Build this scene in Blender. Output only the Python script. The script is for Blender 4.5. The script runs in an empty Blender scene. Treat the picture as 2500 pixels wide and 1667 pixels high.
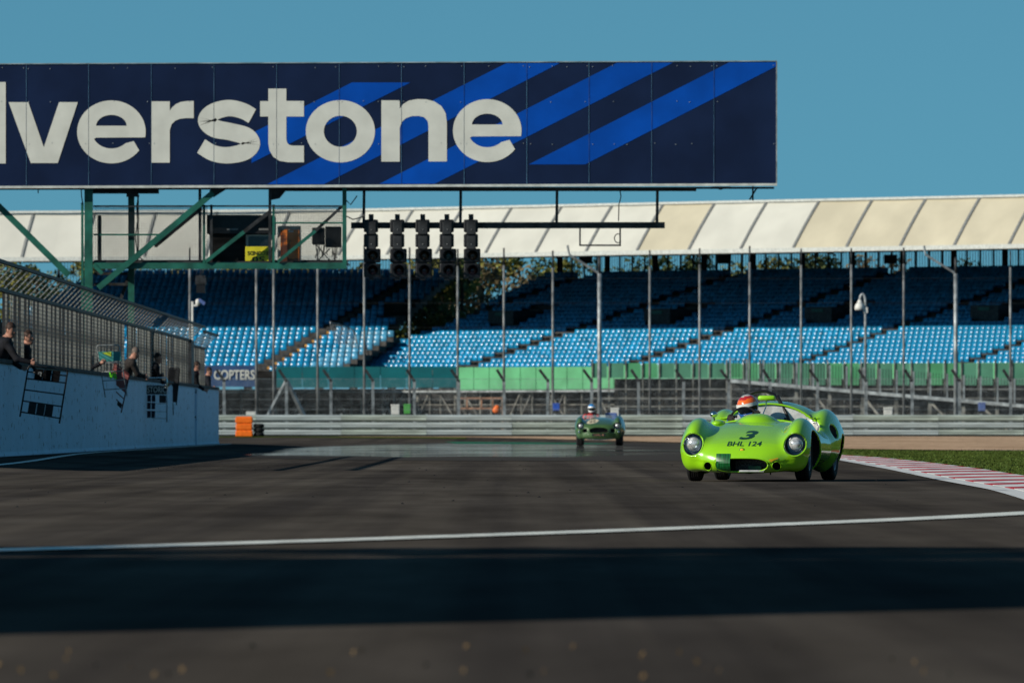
import bpy, bmesh, math, random
import numpy as np
from mathutils import Vector, Matrix

random.seed(7)
rng = np.random.default_rng(7)
scene = bpy.context.scene
COL = scene.collection

# ------------------------------------------------------------------ camera
F = 20833.0        # focal length in pixels of a 2500 px wide frame
H = 0.60           # eye height
YH = 1040.0        # horizon row
cam_data = bpy.data.cameras.new('camera')
cam_data.sensor_width = 36.0
cam_data.lens = 36.0 * F / 2500.0
cam_data.shift_y = (YH - 833.5) / 2500.0
cam_data.clip_start = 1.0
cam_data.clip_end = 9000.0
cam_data.dof.use_dof = True
cam_data.dof.focus_distance = 92.5
cam_data.dof.aperture_fstop = 10.0
cam_data.dof.aperture_blades = 9
cam = bpy.data.objects.new('camera', cam_data)
cam.location = (0, 0, H)
cam.rotation_euler = (math.radians(90), 0, 0)
COL.objects.link(cam)
scene.camera = cam

# ------------------------------------------------------------------ sky and sun
SUN_EL = math.radians(25)
SUN_AZ = math.radians(60)      # to the left of straight behind the camera
S = Vector((-math.sin(SUN_AZ) * math.cos(SUN_EL), -math.cos(SUN_AZ) * math.cos(SUN_EL), math.sin(SUN_EL)))
world = bpy.data.worlds.new('World')
scene.world = world
world.use_nodes = True
wn = world.node_tree
wn.nodes.clear()
sky = wn.nodes.new('ShaderNodeTexSky')
sky.sky_type = 'NISHITA'
sky.sun_disc = False
sky.sun_elevation = SUN_EL
sky.sun_rotation = math.radians(180 + 60)
sky.altitude = 150
sky.air_density = 1.0
sky.dust_density = 0.05
sky.ozone_density = 2.0
tc = wn.nodes.new('ShaderNodeTexCoord')
ad = wn.nodes.new('ShaderNodeVectorMath'); ad.operation = 'ADD'; ad.inputs[1].default_value = (0, 0, 0.16)
nm = wn.nodes.new('ShaderNodeVectorMath'); nm.operation = 'NORMALIZE'
wn.links.new(tc.outputs['Generated'], ad.inputs[0])
wn.links.new(ad.outputs[0], nm.inputs[0])
wn.links.new(nm.outputs[0], sky.inputs['Vector'])
tint = wn.nodes.new('ShaderNodeMix'); tint.data_type = 'RGBA'; tint.blend_type = 'MULTIPLY'
tint.inputs[0].default_value = 1.0
tint.inputs[7].default_value = (0.53, 1.06, 1.06, 1)
wn.links.new(sky.outputs[0], tint.inputs[6])
bg = wn.nodes.new('ShaderNodeBackground')
bg.inputs[1].default_value = 0.076
wn.links.new(tint.outputs[2], bg.inputs[0])
wo = wn.nodes.new('ShaderNodeOutputWorld')
wn.links.new(bg.outputs[0], wo.inputs[0])

sun_data = bpy.data.lights.new('sun', 'SUN')
sun_data.energy = 4.6
sun_data.angle = math.radians(0.5)
sun_data.color = (1.0, 0.93, 0.80)
sun = bpy.data.objects.new('sun', sun_data)
sun.rotation_euler = S.to_track_quat('Z', 'Y').to_euler()
sun.location = (-60, -40, 60)
COL.objects.link(sun)

vs = scene.view_settings
vs.view_transform = 'Standard'
vs.look = 'None'
vs.exposure = 0.0
vs.gamma = 1.0
vs.use_curve_mapping = False
scene.cycles.max_bounces = 6
scene.cycles.use_denoising = True

# ------------------------------------------------------------------ projection helpers
def P(px, py, D):
    return Vector(((px - 1250.0) * D / F, D, H + (YH - py) * D / F))
def G(px, py):
    D = H * F / (py - YH)
    return ((px - 1250.0) * D / F, D)
def sstep(a, b, x):
    t = min(1.0, max(0.0, (x - a) / (b - a)))
    return t * t * (3 - 2 * t)
def gz(x, y):
    """ground height: camber up to the pit wall, slow rise to the far barrier"""
    z = 0.10 * sstep(-5.2, -8.3, x) * sstep(60, 110, y)
    return max(z, 0.10 * sstep(330, 396, y))

# ------------------------------------------------------------------ materials
def mat(name, col, rough=0.6, metal=0.0, spec=0.4, var=0.12, scale=6.0, bump=0.0, bscale=60.0, coat=0.0,
        stretch=(1, 1, 1), col2=None, lo=0.35, hi=0.7, detail=4.0, emit=None):
    m = bpy.data.materials.new(name)
    m.use_nodes = True
    nt = m.node_tree
    b = nt.nodes['Principled BSDF']
    b.inputs['Roughness'].default_value = rough
    b.inputs['Metallic'].default_value = metal
    b.inputs['Specular IOR Level'].default_value = spec
    if coat:
        b.inputs['Coat Weight'].default_value = coat
        b.inputs['Coat Roughness'].default_value = 0.03
    t = nt.nodes.new('ShaderNodeTexCoord')
    mp = nt.nodes.new('ShaderNodeMapping')
    mp.inputs['Scale'].default_value = stretch
    n = nt.nodes.new('ShaderNodeTexNoise')
    n.inputs['Scale'].default_value = scale
    n.inputs['Detail'].default_value = detail
    r = nt.nodes.new('ShaderNodeValToRGB')
    c = col
    d = col2 if col2 else tuple(max(0.0, x * (1 - var * 2)) for x in col)
    e = c if col2 else tuple(min(1.0, x * (1 + var)) for x in col)
    r.color_ramp.elements[0].color = (*d, 1)
    r.color_ramp.elements[1].color = (*e, 1)
    r.color_ramp.elements[0].position = lo
    r.color_ramp.elements[1].position = hi
    nt.links.new(t.outputs['Object'], mp.inputs[0])
    nt.links.new(mp.outputs[0], n.inputs['Vector'])
    nt.links.new(n.outputs[0], r.inputs[0])
    nt.links.new(r.outputs[0], b.inputs['Base Color'])
    if bump:
        n2 = nt.nodes.new('ShaderNodeTexNoise')
        n2.inputs['Scale'].default_value = bscale
        n2.inputs['Detail'].default_value = 3
        bp = nt.nodes.new('ShaderNodeBump')
        bp.inputs['Strength'].default_value = bump
        bp.inputs['Distance'].default_value = 0.02
        nt.links.new(mp.outputs[0], n2.inputs['Vector'])
        nt.links.new(n2.outputs[0], bp.inputs['Height'])
        nt.links.new(bp.outputs[0], b.inputs['Normal'])
    if emit:
        b.inputs['Emission Color'].default_value = (*emit, 1)
        b.inputs['Emission Strength'].default_value = 1.0
    return m

M = {}
M['car_green'] = mat('lime_car_paint', (0.29, 0.64, 0.006), 0.24, spec=0.5, var=0.02, coat=1.0)
M['car_dark'] = mat('car_inside_black', (0.012, 0.012, 0.013), 0.6, var=0.3)
M['alu'] = mat('bare_aluminium', (0.74, 0.74, 0.72), 0.42, metal=0.45, var=0.15, scale=9, bump=0.12, bscale=30)
M['tyre'] = mat('tyre_rubber', (0.014, 0.014, 0.015), 0.75, spec=0.25, var=0.25, scale=20, bump=0.2, bscale=90)
M['rim'] = mat('cast_wheel_metal', (0.22, 0.23, 0.25), 0.35, metal=0.8, var=0.2, scale=14)
M['decal'] = mat('dark_green_lettering', (0.008, 0.05, 0.03), 0.4, var=0.1)
M['tape'] = mat('dark_green_tape', (0.008, 0.12, 0.03), 0.32, spec=0.5, var=0.3, scale=16, stretch=(6, 1, 0.4))
M['yellow'] = mat('yellow_paint', (0.78, 0.48, 0.015), 0.45, var=0.08)
M['lamp_bowl'] = mat('lamp_bowl', (0.16, 0.20, 0.24), 0.3, metal=0.6, var=0.3, scale=12)
M['glass_lens'] = mat('headlamp_glass', (0.80, 0.82, 0.82), 0.16, metal=0.35, spec=0.8, var=0.35, scale=22, coat=1.0)
M['chrome'] = mat('chrome', (0.75, 0.76, 0.78), 0.12, metal=1.0, var=0.06)
M['plate_black'] = mat('matt_black_plate', (0.004, 0.004, 0.005), 0.8, spec=0.1, var=0.2)
M['black'] = mat('black_paint', (0.010, 0.010, 0.012), 0.45, var=0.3, scale=12)
M['car2_green'] = mat('racing_green_paint', (0.055, 0.115, 0.03), 0.34, spec=0.5, var=0.06, coat=0.9)
M['cream'] = mat('cream_roundel', (0.72, 0.62, 0.42), 0.5, var=0.06)
M['grille'] = mat('grille_mesh', (0.10, 0.085, 0.075), 0.5, metal=0.6, var=0.4, scale=60)
M['asphalt'] = None
M['pole_steel'] = mat('pole_steel', (0.24, 0.25, 0.25), 0.55, metal=0.25, var=0.3, scale=1.5)
M['fence_steel'] = mat('fence_upright_steel', (0.26, 0.27, 0.25), 0.55, metal=0.2, var=0.35, scale=2)
M['steel'] = mat('galvanised_steel', (0.36, 0.39, 0.40), 0.5, metal=0.35, var=0.25, scale=3, bump=0.1)
M['rail'] = mat('guard_rail_steel', (0.46, 0.52, 0.52), 0.5, metal=0.1, var=0.22, scale=0.9, stretch=(0.35, 1, 3))
M['rail_dirty'] = mat('guard_rail_weathered', (0.42, 0.48, 0.43), 0.55, metal=0.1, var=0.28, scale=1.1, stretch=(0.35, 1, 3))
M['darksteel'] = mat('dark_weathered_steel', (0.035, 0.037, 0.04), 0.55, metal=0.2, var=0.35, scale=5)
M['gantry'] = mat('gantry_green_paint', (0.012, 0.115, 0.082), 0.5, var=0.22, scale=3.5, bump=0.05)
M['navy'] = mat('navy_print', (0.008, 0.018, 0.055), 0.6, spec=0.08, var=0.12, scale=0.8)
M['blue'] = mat('blue_print', (0.001, 0.068, 0.40), 0.6, spec=0.08, var=0.1, scale=0.9)
M['letter'] = mat('offwhite_print', (0.64, 0.64, 0.58), 0.6, spec=0.1, var=0.05, scale=2)
M['seam'] = mat('panel_joint', (0.05, 0.075, 0.13), 0.6, var=0.8, scale=4, stretch=(1, 1, 0.8))
M['bolt'] = mat('bolt_heads', (0.5, 0.5, 0.48), 0.4, metal=0.6)
M['sign_yellow'] = mat('yellow_sign', (0.66, 0.58, 0.02), 0.5, var=0.08, scale=5)
M['orange'] = mat('orange_plastic', (0.95, 0.17, 0.01), 0.45, var=0.10, scale=7)
M['orange_dark'] = mat('patchy_orange_panel', (0.85, 0.22, 0.02), 0.6, col2=(0.10, 0.025, 0.008), scale=2.2, lo=0.45, hi=0.52)  # orange broken by random dark brown patches
M['white'] = mat('white_paint', (0.72, 0.72, 0.68), 0.5, var=0.07, scale=5)
M['cream_wall'] = mat('white_boarding', (0.68, 0.66, 0.58), 0.6, var=0.08)
M['glassdark'] = mat('dark_window_glass', (0.012, 0.016, 0.02), 0.12, spec=0.6, var=0.3)
M['lens_red'] = mat('unlit_red_lens', (0.02, 0.003, 0.004), 0.25, spec=0.5, var=0.2)
M['lens_green'] = mat('unlit_green_lens', (0.004, 0.02, 0.018), 0.25, spec=0.5, var=0.2)
M['lens_amber'] = mat('unlit_amber_lens', (0.03, 0.015, 0.006), 0.25, spec=0.5, var=0.2)
M['roof_white'] = mat('roof_fabric_white', (0.58, 0.57, 0.51), 0.75, spec=0.2, var=0.05, scale=0.35)
M['roof_cream'] = mat('roof_fabric_cream', (0.54, 0.49, 0.37), 0.75, spec=0.2, var=0.06, scale=0.35)
M['roof_edge'] = mat('roof_edge_trim', (0.55, 0.57, 0.54), 0.5, var=0.1)
M['rib'] = mat('roof_rib', (0.19, 0.20, 0.20), 0.6, var=0.15)
M['under'] = mat('anti_bounce_dark', (0.05, 0.05, 0.05), 0.8, var=0.1)
M['seat'] = mat('blue_seat_plastic', (0.008, 0.25, 0.50), 0.21, spec=0.42, var=0.22, scale=1.7)
M['seat_pale'] = mat('faded_blue_seat_plastic', (0.09, 0.36, 0.58), 0.28, spec=0.45, var=0.2, scale=1.7)
M['concrete'] = mat('stand_concrete', (0.07, 0.068, 0.065), 0.85, var=0.3, scale=2)
M['understand'] = mat('dark_netting', (0.022, 0.021, 0.02), 0.9, var=0.5, scale=0.6, stretch=(1, 1, 5))
M['teal'] = mat('teal_board', (0.001, 0.135, 0.155), 0.55, var=0.14, scale=0.5)
M['green_board'] = mat('pale_green_board', (0.10, 0.40, 0.18), 0.6, var=0.12, scale=0.5)
M['green_board2'] = mat('dull_green_board', (0.10, 0.30, 0.19), 0.6, var=0.15, scale=0.5)
M['ad_blue'] = mat('slate_blue_board', (0.035, 0.085, 0.21), 0.55, var=0.1, scale=0.5)
M['step_orange'] = mat('orange_step_paint', (0.60, 0.29, 0.05), 0.7, var=0.2)
M['scaffold'] = mat('scaffold_tube', (0.27, 0.26, 0.23), 0.55, metal=0.3, var=0.35, scale=2)
M['wood_rust'] = mat('rusty_frame', (0.42, 0.22, 0.13), 0.75, var=0.3, scale=3)
M['bright_blue'] = mat('bright_blue_plastic', (0.01, 0.09, 0.55), 0.4, var=0.1)
M['grey_blue'] = mat('grey_blue_plastic', (0.10, 0.16, 0.40), 0.5, var=0.1)
M['leafy_green'] = mat('green_plastic', (0.07, 0.40, 0.06), 0.5, var=0.1)
M['kerb_red'] = mat('kerb_red_paint', (0.50, 0.012, 0.018), 0.6, col2=(0.16, 0.012, 0.014), scale=2.2, stretch=(2.0, 0.10, 1), lo=0.30, hi=0.50)
M['kerb_white'] = mat('kerb_white_paint', (0.70, 0.68, 0.66), 0.6, col2=(0.30, 0.29, 0.29), scale=2.2, stretch=(2.0, 0.10, 1), lo=0.28, hi=0.46)
M['line_white'] = mat('track_line_paint', (0.68, 0.68, 0.62), 0.65, var=0.22, scale=5, lo=0.3, hi=0.55)
M['green_paint'] = mat('green_runoff_paint', (0.01, 0.16, 0.07), 0.65, spec=0.15, var=0.25, scale=0.5)
M['skin'] = mat('skin', (0.42, 0.21, 0.15), 0.55, var=0.08, scale=14)
M['hair_brown'] = mat('brown_hair', (0.045, 0.02, 0.012), 0.7, var=0.3, scale=40)
M['hair_grey'] = mat('grey_hair', (0.16, 0.12, 0.10), 0.7, var=0.3, scale=40)
M['cloth_black'] = mat('black_jacket', (0.012, 0.013, 0.018), 0.85, spec=0.2, var=0.3, scale=9, bump=0.3, bscale=16)
M['cloth_grey'] = mat('charcoal_jacket', (0.035, 0.03, 0.028), 0.85, spec=0.2, var=0.3, scale=9, bump=0.3, bscale=16)
M['cloth_red'] = mat('red_fabric', (0.42, 0.02, 0.02), 0.8, spec=0.2, var=0.2, scale=9)
M['cloth_blue'] = mat('blue_race_suit', (0.015, 0.09, 0.36), 0.8, spec=0.2, var=0.2, scale=9)
M['jeans'] = mat('dark_trousers', (0.02, 0.025, 0.04), 0.85, spec=0.2, var=0.2, scale=9)
M['pink'] = mat('faded_red_plate', (0.30, 0.09, 0.08), 0.6, var=0.12)
M['red_tube'] = mat('dark_red_tube', (0.11, 0.02, 0.018), 0.5, var=0.2)
M['board_teal'] = mat('teal_plate', (0.05, 0.27, 0.26), 0.5, var=0.12, scale=6)
M['lime'] = mat('lime_vinyl', (0.16, 0.75, 0.02), 0.5, var=0.08)
M['plate_yellow'] = mat('yellow_green_vinyl', (0.40, 0.52, 0.03), 0.5, var=0.1)
M['bark'] = mat('bark', (0.07, 0.05, 0.035), 0.9, var=0.3, scale=3, bump=0.5, bscale=12)
M['leaf_olive'] = mat('olive_leaves', (0.22, 0.21, 0.045), 0.7, spec=0.2, var=0.35, scale=0.5)
M['leaf_dark'] = mat('dark_leaves', (0.085, 0.11, 0.035), 0.7, spec=0.2, var=0.35, scale=0.5)
M['leaf_brown'] = mat('brown_leaves', (0.17, 0.13, 0.065), 0.7, spec=0.2, var=0.3, scale=0.5)
M['fallen'] = mat('fallen_yellow_leaves', (0.17, 0.10, 0.03), 0.7, var=0.3, scale=30)
M['building'] = mat('grey_cladding', (0.30, 0.31, 0.32), 0.7, var=0.1)
M['grass_blade'] = mat('grass_blades', (0.085, 0.135, 0.024), 0.7, spec=0.15, var=0.35, scale=0.9)
M['dirt'] = mat('dark_ground', (0.06, 0.06, 0.045), 0.9, spec=0.1, var=0.3, scale=0.2)

def ground_mat(name, dark, light, sc, stretch, fine, fine_amt, rough, spec, bump, extra=None):
    m = bpy.data.materials.new(name); m.use_nodes = True
    nt = m.node_tree; b = nt.nodes['Principled BSDF']
    b.inputs['Roughness'].default_value = rough
    b.inputs['Specular IOR Level'].default_value = spec
    t = nt.nodes.new('ShaderNodeTexCoord')
    mp = nt.nodes.new('ShaderNodeMapping'); mp.inputs['Scale'].default_value = stretch
    n = nt.nodes.new('ShaderNodeTexNoise'); n.inputs['Scale'].default_value = sc; n.inputs['Detail'].default_value = 6
    r = nt.nodes.new('ShaderNodeValToRGB')
    r.color_ramp.elements[0].color = (*dark, 1); r.color_ramp.elements[0].position = 0.32
    r.color_ramp.elements[1].color = (*light, 1); r.color_ramp.elements[1].position = 0.68
    n2 = nt.nodes.new('ShaderNodeTexNoise'); n2.inputs['Scale'].default_value = fine; n2.inputs['Detail'].default_value = 4
    mf = nt.nodes.new('ShaderNodeMapping'); mf.inputs['Scale'].default_value = (2.2, 0.32, 1) if extra else (3, 0.35, 1)
    mul = nt.nodes.new('ShaderNodeMix'); mul.data_type = 'RGBA'; mul.blend_type = 'OVERLAY'
    mul.inputs[0].default_value = fine_amt
    nt.links.new(t.outputs['Object'], mp.inputs[0]); nt.links.new(mp.outputs[0], n.inputs['Vector'])
    nt.links.new(t.outputs['Object'], mf.inputs[0]); nt.links.new(mf.outputs[0], n2.inputs['Vector'])
    nt.links.new(n.outputs[0], r.inputs[0]); nt.links.new(r.outputs[0], mul.inputs[6]); nt.links.new(n2.outputs[0], mul.inputs[7])
    out = mul.outputs[2]
    if extra == 'rubber':           # darker rubbered-in streaks running along the track
        w = nt.nodes.new('ShaderNodeMapping'); w.inputs['Scale'].default_value = (1.6, 0.012, 1); w.inputs['Rotation'].default_value = (0, 0, 0.05)
        n3 = nt.nodes.new('ShaderNodeTexNoise'); n3.inputs['Scale'].default_value = 1.0; n3.inputs['Detail'].default_value = 5
        r3 = nt.nodes.new('ShaderNodeValToRGB')
        r3.color_ramp.elements[0].color = (0.68, 0.68, 0.70, 1); r3.color_ramp.elements[0].position = 0.40
        r3.color_ramp.elements[1].color = (1.08, 1.06, 1.02, 1); r3.color_ramp.elements[1].position = 0.62
        m3 = nt.nodes.new('ShaderNodeMix'); m3.data_type = 'RGBA'; m3.blend_type = 'MULTIPLY'; m3.inputs[0].default_value = 1
        nt.links.new(t.outputs['Object'], w.inputs[0]); nt.links.new(w.outputs[0], n3.inputs['Vector'])
        nt.links.new(n3.outputs[0], r3.inputs[0]); nt.links.new(out, m3.inputs[6]); nt.links.new(r3.outputs[0], m3.inputs[7])
        out = m3.outputs[2]
        # broad resurfaced bands across the track
        wb = nt.nodes.new('ShaderNodeMapping'); wb.inputs['Scale'].default_value = (0.03, 0.075, 1); wb.inputs['Rotation'].default_value = (0, 0, 0.25)
        nb = nt.nodes.new('ShaderNodeTexNoise'); nb.inputs['Scale'].default_value = 1.0; nb.inputs['Detail'].default_value = 4
        rb = nt.nodes.new('ShaderNodeValToRGB')
        rb.color_ramp.elements[0].color = (0.80, 0.78, 0.78, 1); rb.color_ramp.elements[0].position = 0.36
        rb.color_ramp.elements[1].color = (1.12, 1.10, 1.08, 1); rb.color_ramp.elements[1].position = 0.64
        mb_ = nt.nodes.new('ShaderNodeMix'); mb_.data_type = 'RGBA'; mb_.blend_type = 'MULTIPLY'; mb_.inputs[0].default_value = 1
        nt.links.new(t.outputs['Object'], wb.inputs[0]); nt.links.new(wb.outputs[0], nb.inputs['Vector'])
        nt.links.new(nb.outputs[0], rb.inputs[0]); nt.links.new(out, mb_.inputs[6]); nt.links.new(rb.outputs[0], mb_.inputs[7])
        out = mb_.outputs[2]
        # lumps of rubber marbles
        v = nt.nodes.new('ShaderNodeTexNoise'); v.inputs['Scale'].default_value = 2.2; v.inputs['Detail'].default_value = 5
        r4 = nt.nodes.new('ShaderNodeValToRGB')
        r4.color_ramp.elements[0].color = (0.45, 0.45, 0.45, 1); r4.color_ramp.elements[0].position = 0.27
        r4.color_ramp.elements[1].color = (1, 1, 1, 1); r4.color_ramp.elements[1].position = 0.31
        m4 = nt.nodes.new('ShaderNodeMix'); m4.data_type = 'RGBA'; m4.blend_type = 'MULTIPLY'; m4.inputs[0].default_value = 1
        nt.links.new(t.outputs['Object'], v.inputs['Vector']); nt.links.new(v.outputs[0], r4.inputs[0])
        nt.links.new(out, m4.inputs[6]); nt.links.new(r4.outputs[0], m4.inputs[7])
        out = m4.outputs[2]
    nt.links.new(out, b.inputs['Base Color'])
    if bump:
        bp = nt.nodes.new('ShaderNodeBump'); bp.inputs['Strength'].default_value = bump; bp.inputs['Distance'].default_value = 0.01
        nt.links.new(n2.outputs[0], bp.inputs['Height']); nt.links.new(bp.outputs[0], b.inputs['Normal'])
    return m
M['asphalt'] = ground_mat('asphalt', (0.064, 0.057, 0.051), (0.096, 0.086, 0.077), 0.35, (1, 0.16, 1), 1.0, 0.42, 0.9, 0.0, 0.0, 'rubber')
M['grass'] = ground_mat('grass', (0.050, 0.070, 0.014), (0.105, 0.135, 0.028), 0.5, (1, 0.4, 1), 2.0, 0.7, 0.9, 0.0, 0.0)
M['gravel'] = ground_mat('gravel', (0.40, 0.262, 0.168), (0.58, 0.395, 0.262), 0.3, (1, 0.12, 1), 1.4, 0.7, 0.9, 0.0, 0.0)
def gloss_mat():  # mirror-like gloss on the tarmac, broken by noise and an edge fade
    m = bpy.data.materials.new('glossy_asphalt'); m.use_nodes = True
    nt = m.node_tree; b = nt.nodes['Principled BSDF']
    b.inputs['Base Color'].default_value = (0.045, 0.045, 0.046, 1)
    b.inputs['Specular IOR Level'].default_value = 0.5
    t = nt.nodes.new('ShaderNodeTexCoord')
    mp = nt.nodes.new('ShaderNodeMapping'); mp.inputs['Scale'].default_value = (0.30, 0.055, 1)
    n = nt.nodes.new('ShaderNodeTexNoise'); n.inputs['Scale'].default_value = 1.0; n.inputs['Detail'].default_value = 7
    r = nt.nodes.new('ShaderNodeValToRGB')
    r.color_ramp.elements[0].color = (0.0, 0.0, 0.0, 1); r.color_ramp.elements[0].position = 0.36
    r.color_ramp.elements[1].color = (0.95, 0.95, 0.95, 1); r.color_ramp.elements[1].position = 0.72
    nt.links.new(t.outputs['Object'], mp.inputs[0]); nt.links.new(mp.outputs[0], n.inputs['Vector']); nt.links.new(n.outputs[0], r.inputs[0])
    at = nt.nodes.new('ShaderNodeAttribute'); at.attribute_name = 'fade'
    mu = nt.nodes.new('ShaderNodeMath'); mu.operation = 'MULTIPLY_ADD'; mu.inputs[1].default_value = 0.52; mu.inputs[2].default_value = -0.38
    sm = nt.nodes.new('ShaderNodeMath'); sm.operation = 'ADD'
    nt.links.new(at.outputs['Fac'], mu.inputs[0]); nt.links.new(n.outputs[0], sm.inputs[0]); nt.links.new(mu.outputs[0], sm.inputs[1]); nt.links.new(sm.outputs[0], r.inputs[0])
    gl = nt.nodes.new('ShaderNodeBsdfGlossy'); gl.inputs['Roughness'].default_value = 0.03
    gl.inputs['Color'].default_value = (0.9, 0.93, 0.95, 1)
    df = nt.nodes.new('ShaderNodeBsdfDiffuse'); df.inputs['Color'].default_value = (0.06, 0.057, 0.055, 1)
    mx = nt.nodes.new('ShaderNodeMixShader')
    nt.links.new(r.outputs[0], mx.inputs[0]); nt.links.new(df.outputs[0], mx.inputs[1]); nt.links.new(gl.outputs[0], mx.inputs[2])
    nt.links.new(mx.outputs[0], nt.nodes['Material Output'].inputs[0])
    nt.nodes.remove(b)
    return m
M['gloss'] = gloss_mat()
def wall_mat():
    """white-painted concrete, weather streaks running down"""
    m = bpy.data.materials.new('pit_wall_paint'); m.use_nodes = True
    nt = m.node_tree; b = nt.nodes['Principled BSDF']
    b.inputs['Roughness'].default_value = 0.75; b.inputs['Specular IOR Level'].default_value = 0.2
    t = nt.nodes.new('ShaderNodeTexCoord')
    mp = nt.nodes.new('ShaderNodeMapping'); mp.inputs['Scale'].default_value = (1, 0.9, 1.1)
    n = nt.nodes.new('ShaderNodeTexNoise'); n.inputs['Scale'].default_value = 6.0; n.inputs['Detail'].default_value = 6; n.inputs['Roughness'].default_value = 0.65
    mp.inputs['Scale'].default_value = (1, 0.42, 1.0)
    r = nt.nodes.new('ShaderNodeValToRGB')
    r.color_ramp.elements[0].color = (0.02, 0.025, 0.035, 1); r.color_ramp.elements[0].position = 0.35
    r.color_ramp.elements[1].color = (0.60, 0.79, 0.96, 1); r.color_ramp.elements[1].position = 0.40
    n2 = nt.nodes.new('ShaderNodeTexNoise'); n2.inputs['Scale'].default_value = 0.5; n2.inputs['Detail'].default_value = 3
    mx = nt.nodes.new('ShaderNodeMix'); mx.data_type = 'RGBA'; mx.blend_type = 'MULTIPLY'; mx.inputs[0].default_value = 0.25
    nt.links.new(t.outputs['Object'], mp.inputs[0]); nt.links.new(mp.outputs[0], n.inputs['Vector'])
    nt.links.new(t.outputs['Object'], n2.inputs['Vector'])
    nt.links.new(n.outputs[0], r.inputs[0]); nt.links.new(r.outputs[0], mx.inputs[6]); nt.links.new(n2.outputs[0], mx.inputs[7])
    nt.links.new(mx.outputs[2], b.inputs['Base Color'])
    return m
M['wall'] = wall_mat()

# ------------------------------------------------------------------ mesh helpers
class MB:
    def __init__(self):
        self.v = []; self.f = []
    def add(self, vs, fs):
        o = len(self.v)
        self.v += [tuple(a) for a in vs]
        self.f += [tuple(o + i for i in f) for f in fs]
        return self
    def box(self, a, b):
        (x0, y0, z0), (x1, y1, z1) = a, b
        return self.add([(x0, y0, z0), (x1, y0, z0), (x1, y1, z0), (x0, y1, z0), (x0, y0, z1), (x1, y0, z1), (x1, y1, z1), (x0, y1, z1)],
                        [(3, 2, 1, 0), (4, 5, 6, 7), (0, 1, 5, 4), (1, 2, 6, 5), (2, 3, 7, 6), (3, 0, 4, 7)])
    def bar(self, p0, p1, w, h=None, up=(0, 0, 1)):
        h = h or w
        p0, p1 = Vector(p0), Vector(p1)
        d = (p1 - p0).normalized()
        u = Vector(up)
        if abs(d.dot(u)) > 0.95: u = Vector((0, 1, 0))
        s = d.cross(u).normalized(); t = s.cross(d)
        a, b = s * (w / 2), t * (h / 2)
        q = [p + i * a + j * b for p in (p0, p1) for i, j in ((-1, -1), (1, -1), (1, 1), (-1, 1))]
        return self.add(q, [(3, 2, 1, 0), (4, 5, 6, 7), (0, 1, 5, 4), (1, 2, 6, 5), (2, 3, 7, 6), (3, 0, 4, 7)])
    def tube(self, pts, r, n=8):
        pts = [Vector(p) for p in pts]
        rs = r if isinstance(r, (list, tuple)) else [r] * len(pts)
        o = len(self.v); k = len(pts)
        ref = None
        for i, p in enumerate(pts):
            d = (pts[min(i + 1, k - 1)] - pts[max(i - 1, 0)]).normalized()
            if ref is None:
                ref = Vector((0, 0, 1)) if abs(d.z) < 0.9 else Vector((0, 1, 0))
            s = d.cross(ref).normalized(); t = s.cross(d).normalized(); ref = t
            for j in range(n):
                a = 2 * math.pi * j / n
                self.v.append(tuple(p + (s * math.cos(a) + t * math.sin(a)) * rs[i]))
        for i in range(k - 1):
            for j in range(n):
                a, b = o + i * n + j, o + i * n + (j + 1) % n
                self.f.append((a, b, b + n, a + n))
        self.f.append(tuple(o + j for j in reversed(range(n))))
        self.f.append(tuple(o + (k - 1) * n + j for j in range(n)))
        return self
    def lathe(self, prof, c, axis='x', n=28):
        """prof: list of (along, radius); closed ends not capped when radius > 0"""
        o = len(self.v); k = len(prof)
        for (l, r) in prof:
            for j in range(n):
                a = 2 * math.pi * j / n
                ca, sa = math.cos(a) * r, math.sin(a) * r
                q = {'x': (l, ca, sa), 'y': (ca, l, sa), 'z': (ca, sa, l)}[axis]
                self.v.append((c[0] + q[0], c[1] + q[1], c[2] + q[2]))
        for i in range(k - 1):
            for j in range(n):
                a, b = o + i * n + j, o + i * n + (j + 1) % n
                self.f.append((a, a + n, b + n, b) if axis != 'y' else (a, b, b + n, a + n))
        return self
    def ball(self, c, r, n=12, m=8):
        if not isinstance(r, (tuple, list)): r = (r, r, r)
        o = len(self.v)
        for i in range(m + 1):
            t = math.pi * i / m
            for j in range(n):
                a = 2 * math.pi * j / n
                self.v.append((c[0] + r[0] * math.sin(t) * math.cos(a), c[1] + r[1] * math.sin(t) * math.sin(a), c[2] + r[2] * math.cos(t)))
        for i in range(m):
            for j in range(n):
                a, b = o + i * n + j, o + i * n + (j + 1) % n
                self.f.append((a, a + n, b + n, b))
        return self
    def prism(self, poly, y0, y1):
        """poly: (x, z) outline, extruded along y"""
        n = len(poly)
        self.add([(x, y0, z) for x, z in poly] + [(x, y1, z) for x, z in poly],
                 [tuple(range(n)), tuple(reversed(range(n, 2 * n)))] + [(i, i + n, (i + 1) % n + n, (i + 1) % n) for i in range(n)])
        return self
    def build(self, name, m, parent=None, smooth=False, rel=True, bevel=0.0):
        me = bpy.data.meshes.new(name)
        off = Vector((0, 0, 0))
        if parent is not None and rel:
            q = parent
            while q is not None:
                off = off + q.location; q = q.parent
        vv = [(a - off.x, b - off.y, c - off.z) for a, b, c in self.v] if off.length else self.v
        me.from_pydata(vv, [], self.f)
        me.materials.append(m if not isinstance(m, str) else M[m])
        if smooth:
            me.polygons.foreach_set('use_smooth', [True] * len(me.polygons))
        o = bpy.data.objects.new(name, me)
        COL.objects.link(o)
        if parent is not None: o.parent = parent
        if bevel:
            bv = o.modifiers.new('bevel', 'BEVEL'); bv.width = bevel; bv.segments = 2; bv.limit_method = 'ANGLE'
        return o

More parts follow.
